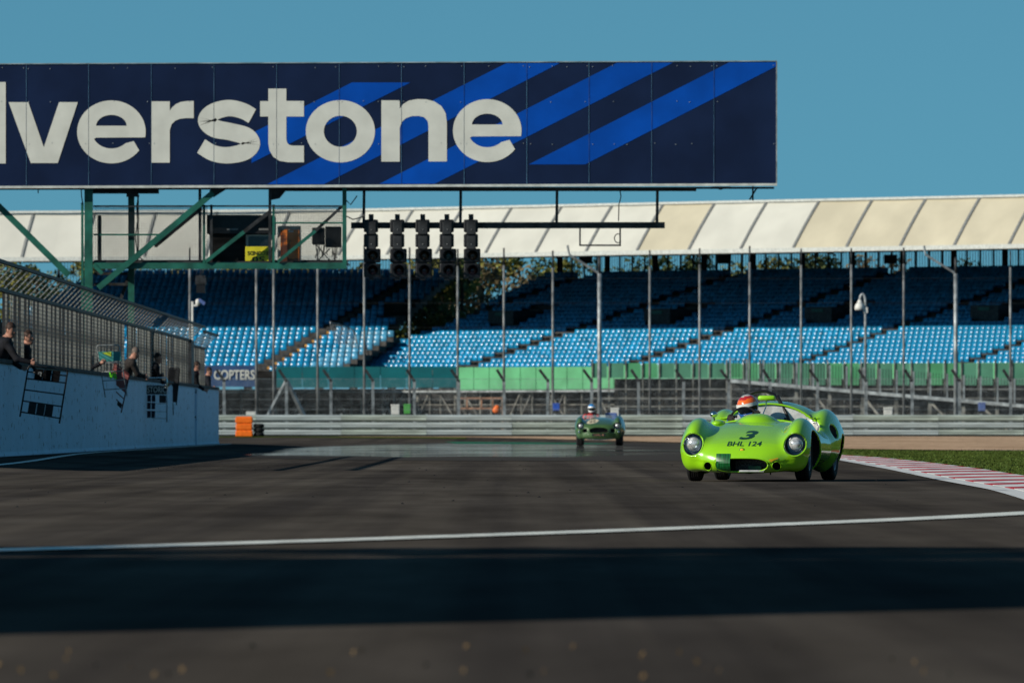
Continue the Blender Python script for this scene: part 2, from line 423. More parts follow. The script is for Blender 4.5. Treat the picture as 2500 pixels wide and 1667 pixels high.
def thing(name, label, cat, loc=(0, 0, 0), group=None):
    o = bpy.data.objects.new(name, None)
    o.empty_display_size = 0.2
    o.location = loc
    COL.objects.link(o)
    o['label'] = label; o['category'] = cat
    if group: o['group'] = group
    return o
def tag(o, label, cat, group=None):
    o['label'] = label; o['category'] = cat
    if group: o['group'] = group
    return o
def struct(o, kind='structure'):
    o['kind'] = kind
    return o
def inst(src, name, parent, loc, rotz=0.0, scale=None, mat_=None):
    c = bpy.data.objects.new(name, src)
    COL.objects.link(c)
    c.parent = parent
    c.location = loc
    c.rotation_euler = (0, 0, rotz)
    if scale: c.scale = scale
    return c

def text_shape(s, w, h, shear=0.0, bold=0.0, res=3):
    """filled text fitted to a w x h box with its lower left corner at 0,0 -> verts2d, faces"""
    cu = bpy.data.curves.new('t', 'FONT')
    cu.body = s; cu.shear = shear; cu.offset = bold; cu.resolution_u = res; cu.fill_mode = 'FRONT'
    ob = bpy.data.objects.new('t', cu); COL.objects.link(ob)
    dg = bpy.context.evaluated_depsgraph_get()
    me = bpy.data.meshes.new_from_object(ob.evaluated_get(dg))
    vs = [(v.co.x, v.co.y) for v in me.vertices]
    fs = [tuple(p.vertices) for p in me.polygons]
    bpy.data.objects.remove(ob); bpy.data.curves.remove(cu); bpy.data.meshes.remove(me)
    x0 = min(v[0] for v in vs); x1 = max(v[0] for v in vs); y0 = min(v[1] for v in vs); y1 = max(v[1] for v in vs)
    return [((x - x0) / (x1 - x0) * w, (y - y0) / (y1 - y0) * h) for x, y in vs], fs

def strip(A, B, n, m, off):
    """sheet between two ground curves A and B (lists of (x,y)), draped on the ground"""
    def samp(C, t):
        L = [0.0]
        for i in range(1, len(C)):
            L.append(L[-1] + math.dist(C[i], C[i - 1]))
        s = t * L[-1]
        for i in range(1, len(C)):
            if s <= L[i] or i == len(C) - 1:
                k = (s - L[i - 1]) / max(1e-9, L[i] - L[i - 1])
                return (C[i - 1][0] + (C[i][0] - C[i - 1][0]) * k, C[i - 1][1] + (C[i][1] - C[i - 1][1]) * k)
    mb = MB()
    for i in range(n + 1):
        a, b = samp(A, i / n), samp(B, i / n)
        for j in range(m + 1):
            k = j / m
            x, y = a[0] + (b[0] - a[0]) * k, a[1] + (b[1] - a[1]) * k
            mb.v.append((x, y, gz(x, y) + off))
    for i in range(n):
        for j in range(m):
            q = i * (m + 1) + j
            mb.f.append((q, q + 1, q + m + 2, q + m + 1))
    # face up
    a, b, c = (Vector(mb.v[k]) for k in mb.f[0][:3])
    if (b - a).cross(c - a).z < 0:
        mb.f = [tuple(reversed(f)) for f in mb.f]
    return mb

# ------------------------------------------------------------------ implicit surfaces
def smin(a, b, k):
    h = np.clip(0.5 + 0.5 * (b - a) / k, 0, 1)
    return b * (1 - h) + a * h - k * h * (1 - h)
def smax(a, b, k):
    return -smin(-a, -b, k)
def ell(p, c, r):
    q0 = (p[0] - c[0]) / r[0]; q1 = (p[1] - c[1]) / r[1]; q2 = (p[2] - c[2]) / r[2]
    k0 = np.sqrt(q0 * q0 + q1 * q1 + q2 * q2) + 1e-9
    k1 = np.sqrt((q0 / r[0]) ** 2 + (q1 / r[1]) ** 2 + (q2 / r[2]) ** 2) + 1e-9
    return k0 * (k0 - 1) / k1
def cap(p, a, b, ra, rb):
    a = np.array(a, float); b = np.array(b, float); d = b - a
    L2 = max(1e-9, float(d @ d))
    h = np.clip(((p[0] - a[0]) * d[0] + (p[1] - a[1]) * d[1] + (p[2] - a[2]) * d[2]) / L2, 0, 1)
    return np.sqrt((p[0] - a[0] - h * d[0]) ** 2 + (p[1] - a[1] - h * d[1]) ** 2 + (p[2] - a[2] - h * d[2]) ** 2) - (ra + (rb - ra) * h)
def rbox(p, c, hs, r):
    q = [np.abs(p[i] - c[i]) - hs[i] + r for i in range(3)]
    o = np.sqrt(np.maximum(q[0], 0) ** 2 + np.maximum(q[1], 0) ** 2 + np.maximum(q[2], 0) ** 2)
    return o + np.minimum(np.maximum(q[0], np.maximum(q[1], q[2])), 0) - r

def nets(fn, lo, hi, cell, iters=4):
    """surface nets -> verts (n,3), quads (m,4)"""
    lo = np.array(lo, float)
    n = [int(math.ceil((hi[i] - lo[i]) / cell)) + 1 for i in range(3)]
    ax = [lo[i] + cell * np.arange(n[i]) for i in range(3)]
    V = np.empty(n)
    for i0 in range(0, n[0], 24):
        X, Y, Z = np.meshgrid(ax[0][i0:i0 + 24], ax[1], ax[2], indexing='ij')
        V[i0:i0 + 24] = fn((X, Y, Z))
    ins = V < 0
    c = np.zeros((n[0] - 1, n[1] - 1, n[2] - 1), np.int8)
    for dx in (0, 1):
        for dy in (0, 1):
            for dz in (0, 1):
                c += ins[dx:n[0] - 1 + dx, dy:n[1] - 1 + dy, dz:n[2] - 1 + dz]
    act = (c > 0) & (c < 8)
    I = np.argwhere(act)
    idx = -np.ones(act.shape, np.int64)
    idx[act] = np.arange(len(I))
    acc = np.zeros((len(I), 3)); cnt = np.zeros(len(I))
    corners = [(a, b, d) for a in (0, 1) for b in (0, 1) for d in (0, 1)]
    for a in corners:
        for k in range(3):
            if a[k] == 0:
                b = list(a); b[k] = 1
                va = V[I[:, 0] + a[0], I[:, 1] + a[1], I[:, 2] + a[2]]
                vb = V[I[:, 0] + b[0], I[:, 1] + b[1], I[:, 2] + b[2]]
                s = (va < 0) != (vb < 0)
                t = np.where(s, va / np.where(s, va - vb, 1), 0)
                p = np.tile(np.array(a, float), (len(I), 1)); p[:, k] += t
                acc[s] += p[s]; cnt[s] += 1
    verts = lo + (I + acc / cnt[:, None]) * cell
    quads = []
    for k in range(3):
        sl0 = [slice(None)] * 3; sl1 = [slice(None)] * 3
        sl0[k] = slice(0, -1); sl1[k] = slice(1, None)
        A, B = ins[tuple(sl0)], ins[tuple(sl1)]
        E = np.argwhere(A != B)
        u, w = (k + 1) % 3, (k + 2) % 3
        E = E[(E[:, u] > 0) & (E[:, w] > 0) & (E[:, u] < n[u] - 1) & (E[:, w] < n[w] - 1)]
        sgn = A[tuple(E.T)]
        def at(du, dw):
            q = E.copy(); q[:, u] += du; q[:, w] += dw
            return idx[tuple(q.T)]
        q = np.stack([at(-1, -1), at(0, -1), at(0, 0), at(-1, 0)], 1)
        q[~sgn] = q[~sgn][:, ::-1]
        quads.append(q)
    quads = np.concatenate(quads)
    e = cell * 0.25
    for _ in range(iters):
        p = verts.T
        f = fn(p)
        g = np.stack([(fn((p[0] + e, p[1], p[2])) - fn((p[0] - e, p[1], p[2]))),
                      (fn((p[0], p[1] + e, p[2])) - fn((p[0], p[1] - e, p[2]))),
                      (fn((p[0], p[1], p[2] + e)) - fn((p[0], p[1], p[2] - e)))], 1) / (2 * e)
        g2 = np.maximum((g * g).sum(1), 0.05)
        st = np.clip(f / g2, -cell, cell)[:, None] * g
        L = np.linalg.norm(st, axis=1, keepdims=True)
        st *= np.minimum(1, 0.6 * cell / np.maximum(L, 1e-9))
        verts = verts - st
    return verts, quads

def np_obj(name, verts, quads, mats, midx=None, parent=None, smooth=True):
    me = bpy.data.meshes.new(name)
    me.from_pydata(verts.tolist(), [], quads.tolist())
    for m in mats: me.materials.append(M[m])
    if midx is not None: me.polygons.foreach_set('material_index', np.asarray(midx, np.int32))
    if smooth: me.polygons.foreach_set('use_smooth', np.ones(len(me.polygons), bool))
    me.update()
    o = bpy.data.objects.new(name, me)
    COL.objects.link(o)
    if parent: o.parent = parent
    return o

# ================================================================== GROUND
mb = MB(); mb.add([(-700, -60, -0.06), (700, -60, -0.06), (700, 5000, -0.06), (-700, 5000, -0.06)], [(0, 1, 2, 3)])
struct(mb.build('ground', 'dirt'))
# asphalt as one draped sheet
xs = [-60, -30, -15, -10, -9, -8.6, -8.3, -7.7, -7, -6.4, -5.8, -5.2, -4, 0, 4, 8, 14, 25, 45, 80]
ys = [-30, 0, 20, 40, 60, 75, 90, 105, 120, 160, 200, 240, 280, 330, 345, 360, 375, 390, 400, 430, 470]
mb = MB()
for y in ys:
    for x in xs: mb.v.append((x, y, gz(x, y)))
for j in range(len(ys) - 1):
    for i in range(len(xs) - 1):
        q = j * len(xs) + i
        mb.f.append((q, q + 1, q + 1 + len(xs), q + len(xs)))
track = struct(mb.build('track_asphalt', 'asphalt', smooth=True))

# right: grass behind the kerb, gravel behind the grass
kerb_in = [(3.6, 55), (4.16, 69), (4.49, 79.6), (4.74, 95), (5.21, 118), (5.70, 147), (6.2, 175)]
kerb_out = [(5.5, 62), (5.72, 80), (5.98, 100), (6.34, 115), (6.66, 137), (6.80, 156), (6.55, 178)]
grass_near = [(5.4, 60), (5.70, 80), (5.95, 100), (6.30, 115), (6.60, 137), (6.75, 156), (6.50, 178), (6.6, 205), (6.9, 240)]
grass_right = [(70, 60), (70, 80), (70, 100), (70, 115), (70, 137), (70, 156), (70, 178), (70, 205), (70, 240)]
struct(strip(grass_near, grass_right, 40, 8, 0.012).build('grass_verge', 'grass', smooth=True))
gr_near = [(75, 160), (30, 178), (12.1, 201), (8.6, 219), (7.4, 250), (6.4, 300), (4.5, 335), (1.0, 365), (-2.5, 385), (-8, 392)]
gr_far = [(75, 399), (45, 399), (30, 399), (20, 399), (14, 399), (9, 399), (5, 399), (1.5, 399), (-3, 399), (-8, 399)]
struct(strip(gr_near, gr_far, 40, 10, 0.022).build('gravel_trap', 'gravel', smooth=True))
struct(strip([(-14.2, 372), (-8, 374), (-4.5, 372), (-2.0, 364)], [(-15, 399), (-8, 396), (-4.5, 391), (-2.0, 382)], 16, 5, 0.017).build('far_grass_strip', 'grass', smooth=True))
struct(strip([(-1.9, 290), (0.4, 283), (3.0, 282)], [(-2.6, 326), (0.6, 312), (3.6, 296)], 10, 4, 0.010).build('green_painted_runoff', 'green_paint', smooth=True))
gloss_a = [(-5.6, 165), (-3.4, 152), (-1.4, 148), (0.6, 147), (2.4, 147), (5.6, 148)]
gloss_b = [(-6.4, 225), (-4.9, 285), (-2.6, 312), (0.2, 316), (2.9, 300), (6.4, 285)]
wp = struct(strip(gloss_a, gloss_b, 24, 14, 0.005).build('gloss_patch', 'gloss', smooth=True))
fa = wp.data.attributes.new('fade', 'FLOAT', 'POINT')
fa.data.foreach_set('value', [min(1.0, min(i, 24 - i) / 5.0) * min(1.0, min(j, 14 - j) / 3.0) for i in range(25) for j in range(15)])
# white lines
def poly_line(pts, w0, w1, off, name, m):
    A, B = [], []
    for i, p in enumerate(pts):
        a = pts[max(0, i - 1)]; b = pts[min(len(pts) - 1, i + 1)]
        d = Vector((b[0] - a[0], b[1] - a[1])).normalized(); nrm = Vector((-d.y, d.x))
        w = w0 + (w1 - w0) * i / (len(pts) - 1)
        A.append((p[0] - nrm.x * w / 2, p[1] - nrm.y * w / 2)); B.append((p[0] + nrm.x * w / 2, p[1] + nrm.y * w / 2))
    return struct(strip(A, B, 48, 1, off).build(name, m))
ln = [G(px, py) for px, py in ((-260, 1353), (0, 1345), (400, 1334), (900, 1318), (1400, 1301), (1800, 1286), (2100, 1274), (2320, 1264), (2500, 1254), (2700, 1243))]
poly_line(ln, 0.40, 0.40, 0.008, 'track_crossing_line', 'line_white')
# kerb: raised red and white blocks, each its own piece
kerb = thing('kerb', 'red and white striped kerb on the inside of the bend beside the grass', 'kerb', (5.2, 100, 0))
def curve_at(C, y):
    for i in range(1, len(C)):
        if y <= C[i][1] or i == len(C) - 1:
            k = (y - C[i - 1][1]) / (C[i][1] - C[i - 1][1])
            return C[i - 1][0] + (C[i][0] - C[i - 1][0]) * k
y = 61.0; i = 0
while y < 172:
    w = (3.2 if i % 2 else 2.5) * (0.7 + 0.3 * (y / 100.0) ** 1.3) * random.uniform(0.92, 1.08)
    y2 = y + w
    t = MB()
    v = []
    for yy in (y + 0.01, y2 - 0.01):
        a = curve_at(kerb_in, yy) + 0.24; b = curve_at(kerb_out, yy + 0.2)
        k = 5.0 * 0.5
        v += [(a, yy, 0.012), (a + (b - a) * 0.45, yy + 0.1, 0.022), (b, yy + 0.2, 0.026), (b, yy + 0.2, 0.0), (a, yy, 0.0)]
    t.add(v, [(0, 1, 6, 5), (1, 2, 7, 6), (2, 3, 8, 7), (4, 0, 5, 9), (0, 4, 3, 2, 1), (5, 6, 7, 8, 9)])
    t.build('kerb_block', 'kerb_white' if i % 2 else 'kerb_red', kerb)
    y = y2; i += 1
A = [(curve_at(kerb_in, q) - 0.02, q) for q in np.linspace(56, 174, 30)]
B = [(curve_at(kerb_in, q) + 0.22, q) for q in np.linspace(56, 174, 30)]
strip(A, B, 60, 1, 0.010).build('edge_line', 'kerb_white', kerb)

# grass blades near the kerb
mb = MB()
for _ in range(26000):
    y = 62 + 150 * random.random() ** 1.3
    x0 = curve_at(grass_near, y) + 0.05
    x = x0 + random.random() ** 1.6 * 9
    h = random.uniform(0.018, 0.045); a = random.uniform(0, math.pi); w = random.uniform(0.006, 0.016)
    dx, dy = math.cos(a) * w, math.sin(a) * w
    lx, ly = random.uniform(-0.03, 0.03), random.uniform(-0.03, 0.03)
    mb.add([(x - dx, y - dy, 0.01), (x + dx, y + dy, 0.01), (x + lx, y + ly, h)], [(0, 1, 2)])
struct(mb.build('grass_blades', 'grass_blade'), 'stuff')
# fallen leaves and rubber crumbs on the tarmac
mb = MB()
for _ in range(34):
    y = random.uniform(19.8, 22.8); x = random.uniform(-0.062, 0.062) * y
    s = random.uniform(0.003, 0.009); a = random.uniform(0, 6.28)
    c, d = math.cos(a) * s, math.sin(a) * s
    mb.add([(x + c, y + d, 0.008), (x - d, y + c, 0.018), (x - c, y - d, 0.006), (x + d, y - c, 0.022)], [(0, 1, 2, 3)])
struct(mb.build('fallen_leaves', 'fallen'), 'stuff')
mb = MB()
for _ in range(150):
    y = random.uniform(62, 215); x = random.uniform(-6.5, 5.0) * min(1, y / 110)
    s = random.uniform(0.005, 0.018)
    mb.add([(x - s, y - s, 0.008), (x + s, y - s * .6, 0.008), (x + s * .4, y + s, 0.008), (x, y, 0.008 + s * 0.7)], [(0, 1, 3), (1, 2, 3), (2, 0, 3)])
struct(mb.build('rubber_crumbs', 'tyre'), 'stuff')

# grass bank added out of view, darkens reflections on the car's flank
mb = MB(); n_ = 30
for k in range(n_ + 1):
    yy = 10 + 375 * k / n_
    for x_, z_ in ((40, -0.05), (48, 4.2), (56, 7.6), (66, 9.0), (120, 9.0)):
        mb.v.append((x_ + 1.5 * math.sin(k * 1.3), yy, z_ * (0.9 + 0.1 * math.sin(k * 0.9))))
for k in range(n_):
    for j in range(4):
        q = k * 5 + j; mb.f.append((q, q + 1, q + 6, q + 5))
struct(mb.build('reflection_bank', 'grass', smooth=True))

# ================================================================== UNSEEN TOWER BESIDE THE TRACK (added to throw the shade across the near tarmac)
tw = thing('shade_tower', 'grey tower added out of view left of the track to shade the near tarmac', 'building', (-15.5, 25, 0))
def yprism(poly, z0, z1):
    n = len(poly)
    return MB().add([(x, y, z0) for x, y in poly] + [(x, y, z1) for x, y in poly], [tuple(reversed(range(n))), tuple(range(n, 2 * n))] + [(i, (i + 1) % n, (i + 1) % n + n, i + n) for i in range(n)])
yprism([(-22, 10.7), (-11, 23.4), (-11, 28.0), (-22, 28.0)], 0, 8.75).build('wall', 'building', tw)
yprism([(-22.3, 10.2), (-10.8, 23.3), (-10.8, 28.3), (-22.3, 28.3)], 8.753, 9.0).build('roof', 'darksteel', tw)
for zz in (2.0, 5.2):
    for yy in (24.0, 26.0):
        wdw = MB().box((-11.0, yy, zz), (-10.95, yy + 1.5, zz + 1.5)).build('window', 'glassdark', tw)
        MB().box((-10.998, yy - 0.08, zz - 0.1), (-10.90, yy + 1.58, zz - 0.003)).build('sill', 'white', wdw)

SHADE_TREES = ((-20.0, 31.0, 10.2), (-17.2, 32.0, 9.8), (-14.4, 31.4, 10.4), (-11.8, 31.0, 9.6))
# ================================================================== PIT WALL, FENCE
WX = -8.35
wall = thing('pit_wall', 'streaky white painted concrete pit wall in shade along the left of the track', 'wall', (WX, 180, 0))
D0, D1 = 112.0, 243.0
segs = [D0, 131.0, 156.0, 181.0, 206.0, 226.0, D1]
for i in range(len(segs) - 1):
    a, b = segs[i], segs[i + 1] - 0.012
    t = MB()
    o = 0.0
    prof = [(WX - 0.30, 0.0), (WX + 0.02, 0.0), (WX + 0.02, 0.12), (WX, 0.17), (WX, 1.58), (WX - 0.03, 1.63), (WX - 0.30, 1.63)]
    if i == len(segs) - 2:       # rounded far end
        pts = [(b - 0.5, 0), (b - 0.2, 0.03), (b, 0.0)]
    n = len(prof)
    t.add([(x, a, z) for x, z in prof] + [(x, b, z) for x, z in prof],
          [tuple(reversed(range(n))), tuple(range(n, 2 * n))] + [(k, (k + 1) % n, (k + 1) % n + n, k + n) for k in range(n)])
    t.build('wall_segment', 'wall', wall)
MB().box((WX - 0.34, D0, 1.633), (WX + 0.03, D1 - 0.3, 1.70)).build('coping', 'concrete', wall)
for dd in (224.6,):
    MB().box((WX - 0.05, dd, 0.1), (WX + 0.055, dd + 0.5, 1.60)).build('pilaster', 'wall', wall)
MB().box((-11.2, D0, 0.0), (WX - 0.305, D1, 0.50)).build('standing_platform', 'concrete', wall)
# white stripe at the foot
A = [(WX + 0.5 + 0.9 * sstep(165, 112, q), q) for q in np.linspace(105, 240, 24)]
B = [(WX + 0.03 , q) for q in np.linspace(105, 240, 24)]
struct(strip([(a[0] + 0.0, a[1]) for a in A], [(a[0] - 0.13, a[1]) for a in A], 40, 1, 0.008).build('pit_edge_line', 'line_white'))

hd_ = thing('dark_fence_backing', 'dark hoarding behind the people, added to darken the gaps in the pit fence', 'backing', (-11.5, 180, 0))  # added dark panels so the fence gaps read dark, hiding the seats
for k in range(11):
    a_ = D0 + 12 * k
    MB().box((-11.6, a_, 0.0), (-11.5, a_ + 11.97, 2.95)).build('panel', ('understand', 'concrete', 'darksteel')[k % 3], hd_)
fence = thing('pit_fence', 'tall pit wall fence of grey uprights with mesh and a top bent over the track', 'fence', (WX, 180, 1.6))
FX = WX - 0.17
ZB, ZT = 2.86, 3.22
def fence_top(y):
    return 0.0 if y < 226 else -0.12
# two kinds of upright share their meshes
def upright(w, dpt):
    t = MB()
    t.box((-w / 2, -dpt / 2, 0.07), (w / 2, dpt / 2, ZB - 1.6))
    return t
m_pale = bpy.data.meshes.new('upright'); t = upright(0.05, 0.05); m_pale.from_pydata(t.v, [], t.f); m_pale.materials.append(M['fence_steel'])
m_dark = bpy.data.meshes.new('upright_dark'); t = upright(0.035, 0.05); m_dark.from_pydata(t.v, [], t.f); m_dark.materials.append(M['darksteel'])
gaps = [(141.3, 142.8), (187.3, 188.8)]
y = D0 + 0.5; i = 0
cap_posts = 0
while y < D1 - 6.5:
    if not any(a < y < b for a, b in gaps):
        inst(m_pale if i % 5 in (0, 2, 3) else m_dark, 'upright', fence, (FX - WX, y - 180, fence_top(y)), 0, (random.uniform(0.35, 1.0) if i % 5 in (0, 2, 3) else random.uniform(0.8, 1.6), 1, 1))
    y += random.uniform(0.4, 0.85); i += 1
tt = MB().bar((0, 0, ZB - 1.6 - 0.01), (0.36, 0, ZT - 1.6), 0.035, 0.025)
m_cant = bpy.data.meshes.new('canted_arm'); m_cant.from_pydata(tt.v, [], tt.f); m_cant.materials.append(M['fence_steel'])
y = D0 + 0.5
while y < D1 - 6.5:
    inst(m_cant, 'canted_arm', fence, (FX - WX, y - 180, fence_top(y)))
    y += 1.5
# mesh: long horizontal wires and the wires of the canted top
t = MB()
z = 1.74
while z < ZB:
    for a, b in ((D0, 141.3), (142.8, 187.3), (188.8, 226)):
        t.box((FX + 0.03, a, z), (FX + 0.037, b, z + 0.009))
    t.box((FX + 0.03, 226, z - 0.1), (FX + 0.037, D1 - 6.5, z + 0.009 - 0.1))
    z += 0.072
for k in range(7):
    s = k / 6
    x, zz = FX + 0.03 + 0.34 * s, ZB + (ZT - ZB) * s + 0.02
    t.box((x, D0, zz), (x + 0.007, 226, zz + 0.008))
    t.box((x, 226, zz - 0.12), (x + 0.007, D1 - 6.5, zz + 0.008 - 0.12))
t.build('mesh_wires', 'darksteel', fence)['kind'] = 'stuff'
for (a, b, dz) in ((D0, 226, 0.0), (226, D1 - 6.5, -0.12)):
    MB().box((FX - 0.03, a, ZB - 0.02 + dz), (FX + 0.05, b, ZB + 0.035 + dz)).build('bend_rail', 'darksteel', fence)
    MB().box((FX + 0.33, a, ZT - 0.02 + dz), (FX + 0.40, b, ZT + 0.035 + dz)).build('top_rail', 'darksteel', fence)
# gate post block near the far end
MB().box((FX - 0.12, 224.2, 1.70), (FX + 0.10, 226.0, ZB)).build('gate_post', 'darksteel', fence)

# ================================================================== GUARD RAIL
BD = 400.0
gr = thing('guard_rail', 'three tier galvanised guard rail across the far side of the track', 'barrier', (10, BD, 0.1))
def wbeam():
    # one tier, 4 m long, corrugated face toward -y
    prof = [(0.06, -0.005), (0.02, 0.012), (-0.05, 0.045), (-0.08, 0.085), (-0.075, 0.12), (-0.05, 0.14), (-0.05, 0.155), (-0.075, 0.175), (-0.08, 0.21), (-0.05, 0.255), (0.02, 0.285), (0.06, 0.30)]
    n = len(prof); t = MB()
    t.add([(0, y, z) for y, z in prof] + [(3.99, y, z) for y, z in prof] + [(0, 0.08, 0), (0, 0.08, 0.30), (3.99, 0.08, 0.30), (3.99, 0.08, 0)],
          [(k, k + n, k + 1 + n, k + 1) for k in range(n - 1)] + [(2 * n, 2 * n + 1, 2 * n + 2, 2 * n + 3)])
    t.f = [tuple(reversed(f)) for f in t.f]
    me = bpy.data.meshes.new('rail'); me.from_pydata(t.v, [], t.f); return me
b1 = wbeam(); b1.materials.append(M['rail']); b2 = b1.copy(); b2.materials.clear(); b2.materials.append(M['rail_dirty'])
for k in range(-7, 12):
    x = k * 4.0
    for tier in range(3):
        inst(random.choice((b1, b1, b2)), 'rail', gr, (x - 10, random.uniform(-0.012, 0.012), 0.04 + tier * 0.345), random.uniform(-0.002, 0.002))
pm = MB().box((-0.05, 0.09, -0.1), (0.05, 0.2, 1.08)); me = bpy.data.meshes.new('post'); me.from_pydata(pm.v, [], pm.f); me.materials.append(M['steel'])
for k in range(-14, 24):
    inst(me, 'post', gr, (k * 2.0 - 10, 0, 0))

# ================================================================== DEBRIS FENCE behind the rail
FD = 404.0
df = thing('debris_fence', 'chain link debris fence with bent dark post tops behind the guard rail', 'fence', (10, FD, 0.1))
pxs = [430, 548, 700, 808, 911, 1012, 1120, 1232, 1336, 1443, 1560, 1668, 1778, 1882, 1995, 2115, 2228, 2343, 2468, 2580]
for k, px in enumerate(pxs):
    a, b, c = P(px, 1064, FD), P(px + random.uniform(-2, 2), 928, FD), P(px - 19, 902, FD)
    lit = MB().bar(a, b, 0.14, 0.12).build('post', 'steel', df)
    MB().bar(b + Vector((0.02, 0, -0.06)), c, 0.15, 0.13).build('bent_top', 'darksteel', lit)
    if px in (700,):
        MB().bar(P(px, 930, FD + 0.2), P(px - 45, 1015, FD + 1.5), 0.16).build('stay', 'steel', df)
        MB().bar(P(px, 930, FD + 0.2), P(px + 42, 1015, FD + 1.5), 0.16).build('stay', 'steel', df)
t = MB()
xa, xb = P(420, 0, FD).x, P(2600, 0, FD).x
za, zb = 0.9, P(0, 925, FD).z
for sgn in (1, -1):
    x = xa - 3
    while x < xb + 3:
        t.bar((x, FD - 0.07 + 0.008 * sgn, za), (x + sgn * (zb - za), FD - 0.07 + 0.008 * sgn, zb), 0.006)
        x += 0.13
for zz in np.linspace(za, zb, 5):
    t.box((xa, FD - 0.1, zz), (xb, FD - 0.085, zz + 0.015))
t.build('chain_link', 'steel', df)['kind'] = 'stuff'

# ================================================================== GRANDSTANDS
TH = math.radians(40)
R_ = Vector((math.cos(TH), -math.sin(TH), 0)); B_ = Vector((math.sin(TH), math.cos(TH), 0))
O_ = Vector((7.14, 595, 0))
ROWD, ROWZ, Z0, SP = 1.33, 0.305, 4.62, 0.47
def M3(u, v, z): return O_ + R_ * u + B_ * v + Vector((0, 0, z))
stand = thing('grandstand', 'long right hand grandstand with blue tip-up seats under a pale fabric roof', 'grandstand', O_)
stand2 = thing('grandstand', 'left hand grandstand block with blue seats and an orange edged stair', 'grandstand', P(640, 1040, 602) * 1.0)
stand2.location.z = 0

def seat_mesh(m):
    t = MB()
    # folded-up pan bulging forward (local -y is toward the track)
    nx, nz = 4, 4
    for j in range(nz + 1):
        for i in range(nx + 1):
            a = i / nx * 2 - 1; b = j / nz
            x = 0.205 * a * (1 - 0.12 * (b - 0.4) ** 2 * 4)
            z = 0.02 + 0.40 * b
            y = -0.11 * math.sqrt(max(0, 1 - 0.75 * a * a)) * math.sin(math.pi * (0.12 + 0.80 * b)) - 0.02
            t.v.append((x, y, z))
    for j in range(nz):
        for i in range(nx):
            q = j * (nx + 1) + i
            t.f.append((q, q + 1, q + nx + 2, q + nx + 1))
    t.box((-0.21, 0.0, 0.0), (0.21, 0.05, 0.46))
    me = bpy.data.meshes.new('seat'); me.from_pydata(t.v, [], t.f); me.materials.append(M[m])
    me.polygons.foreach_set('use_smooth', [k < nx * nz for k in range(len(t.f))])
    return me, t
seat_me, seat_t = seat_mesh('seat')
seat_pale_me, _ = seat_mesh('seat_pale')

NR = 24
aisles = [-13.2 + 14.6 * k for k in range(-6, 5)]
def in_aisle(u): return any(abs(u - a) < 0.85 for a in aisles)
voms = [a + 5.8 for a in aisles]
seat_list = []
terr = MB()
for r in range(NR):
    v = r * ROWD; z = Z0 + r * ROWZ
    ua = -27.0 if r < 9 else -27.0 - (r - 9) * 0.35
    ub = 46 - r * 1.1
    # terrace step
    a, b = M3(ua, v - 0.75, 0), M3(ub, v - 0.75, 0); c, d = M3(ub, v + ROWD - 0.75, 0), M3(ua, v + ROWD - 0.75, 0)
    zz = z - 0.02; z0 = z - 0.40
    terr.add([(a.x, a.y, z0), (b.x, b.y, z0), (c.x, c.y, z0), (d.x, d.y, z0), (a.x, a.y, zz), (b.x, b.y, zz), (c.x, c.y, zz), (d.x, d.y, zz)],
             [(4, 5, 6, 7), (0, 1, 5, 4), (1, 2, 6, 5), (3, 0, 4, 7), (2, 3, 7, 6), (3, 2, 1, 0)])
    u = ua + 0.3
    while u < ub:
        if not in_aisle(u) and not (10 <= r <= 15 and any(abs(u - q + (r - 12) * 0.35) < 1.5 for q in voms)):
            seat_list.append((u, v, z, r))
        u += SP
terr.build('terrace', 'concrete', stand)
# the seats that show largest are parts of their own, the rest one mass
vis = []
for s_ in seat_list:
    p = M3(s_[0], s_[1], s_[2]); px = 1250 + p.x * F / p.y
    if px < 2500: vis.append((p.y, s_))
vis.sort(key=lambda q: q[0])
near = set(q[1] for q in [w for w in vis if w[1][3] >= 1][:300])
rot_m = math.atan2(R_.y, R_.x)
mass = MB(); mass_flag = []
ca, sa = math.cos(rot_m), math.sin(rot_m)
for s_ in seat_list:
    p = M3(s_[0], s_[1], s_[2])
    if s_ in near:
        inst(seat_me, 'seat', stand, p - stand.location, rot_m + random.uniform(-0.02, 0.02))
    else:
        j = random.uniform(-0.05, 0.05); c2, s2 = math.cos(rot_m + j), math.sin(rot_m + j)
        mass.add([(p.x + x * c2 - y * s2, p.y + x * s2 + y * c2, p.z + z) for x, y, z in seat_t.v], seat_t.f)
so = mass.build('seat_rows', 'seat', stand, smooth=True); so['kind'] = 'stuff'
# dark stair treads in the aisles
t = MB()
for a in aisles:
    if a < -27: continue
    for r in range(NR):
        p = M3(a, r * ROWD - 0.4, Z0 + r * ROWZ)
        q0 = M3(a - 0.6, r * ROWD - 0.5, Z0 + r * ROWZ - 0.1); q1 = M3(a + 0.6, r * ROWD - 0.5, Z0 + r * ROWZ - 0.1)
        t.bar(q0, q1, 0.5, 0.2)
t.build('aisle_steps', 'darksteel', stand)['kind'] = 'stuff'
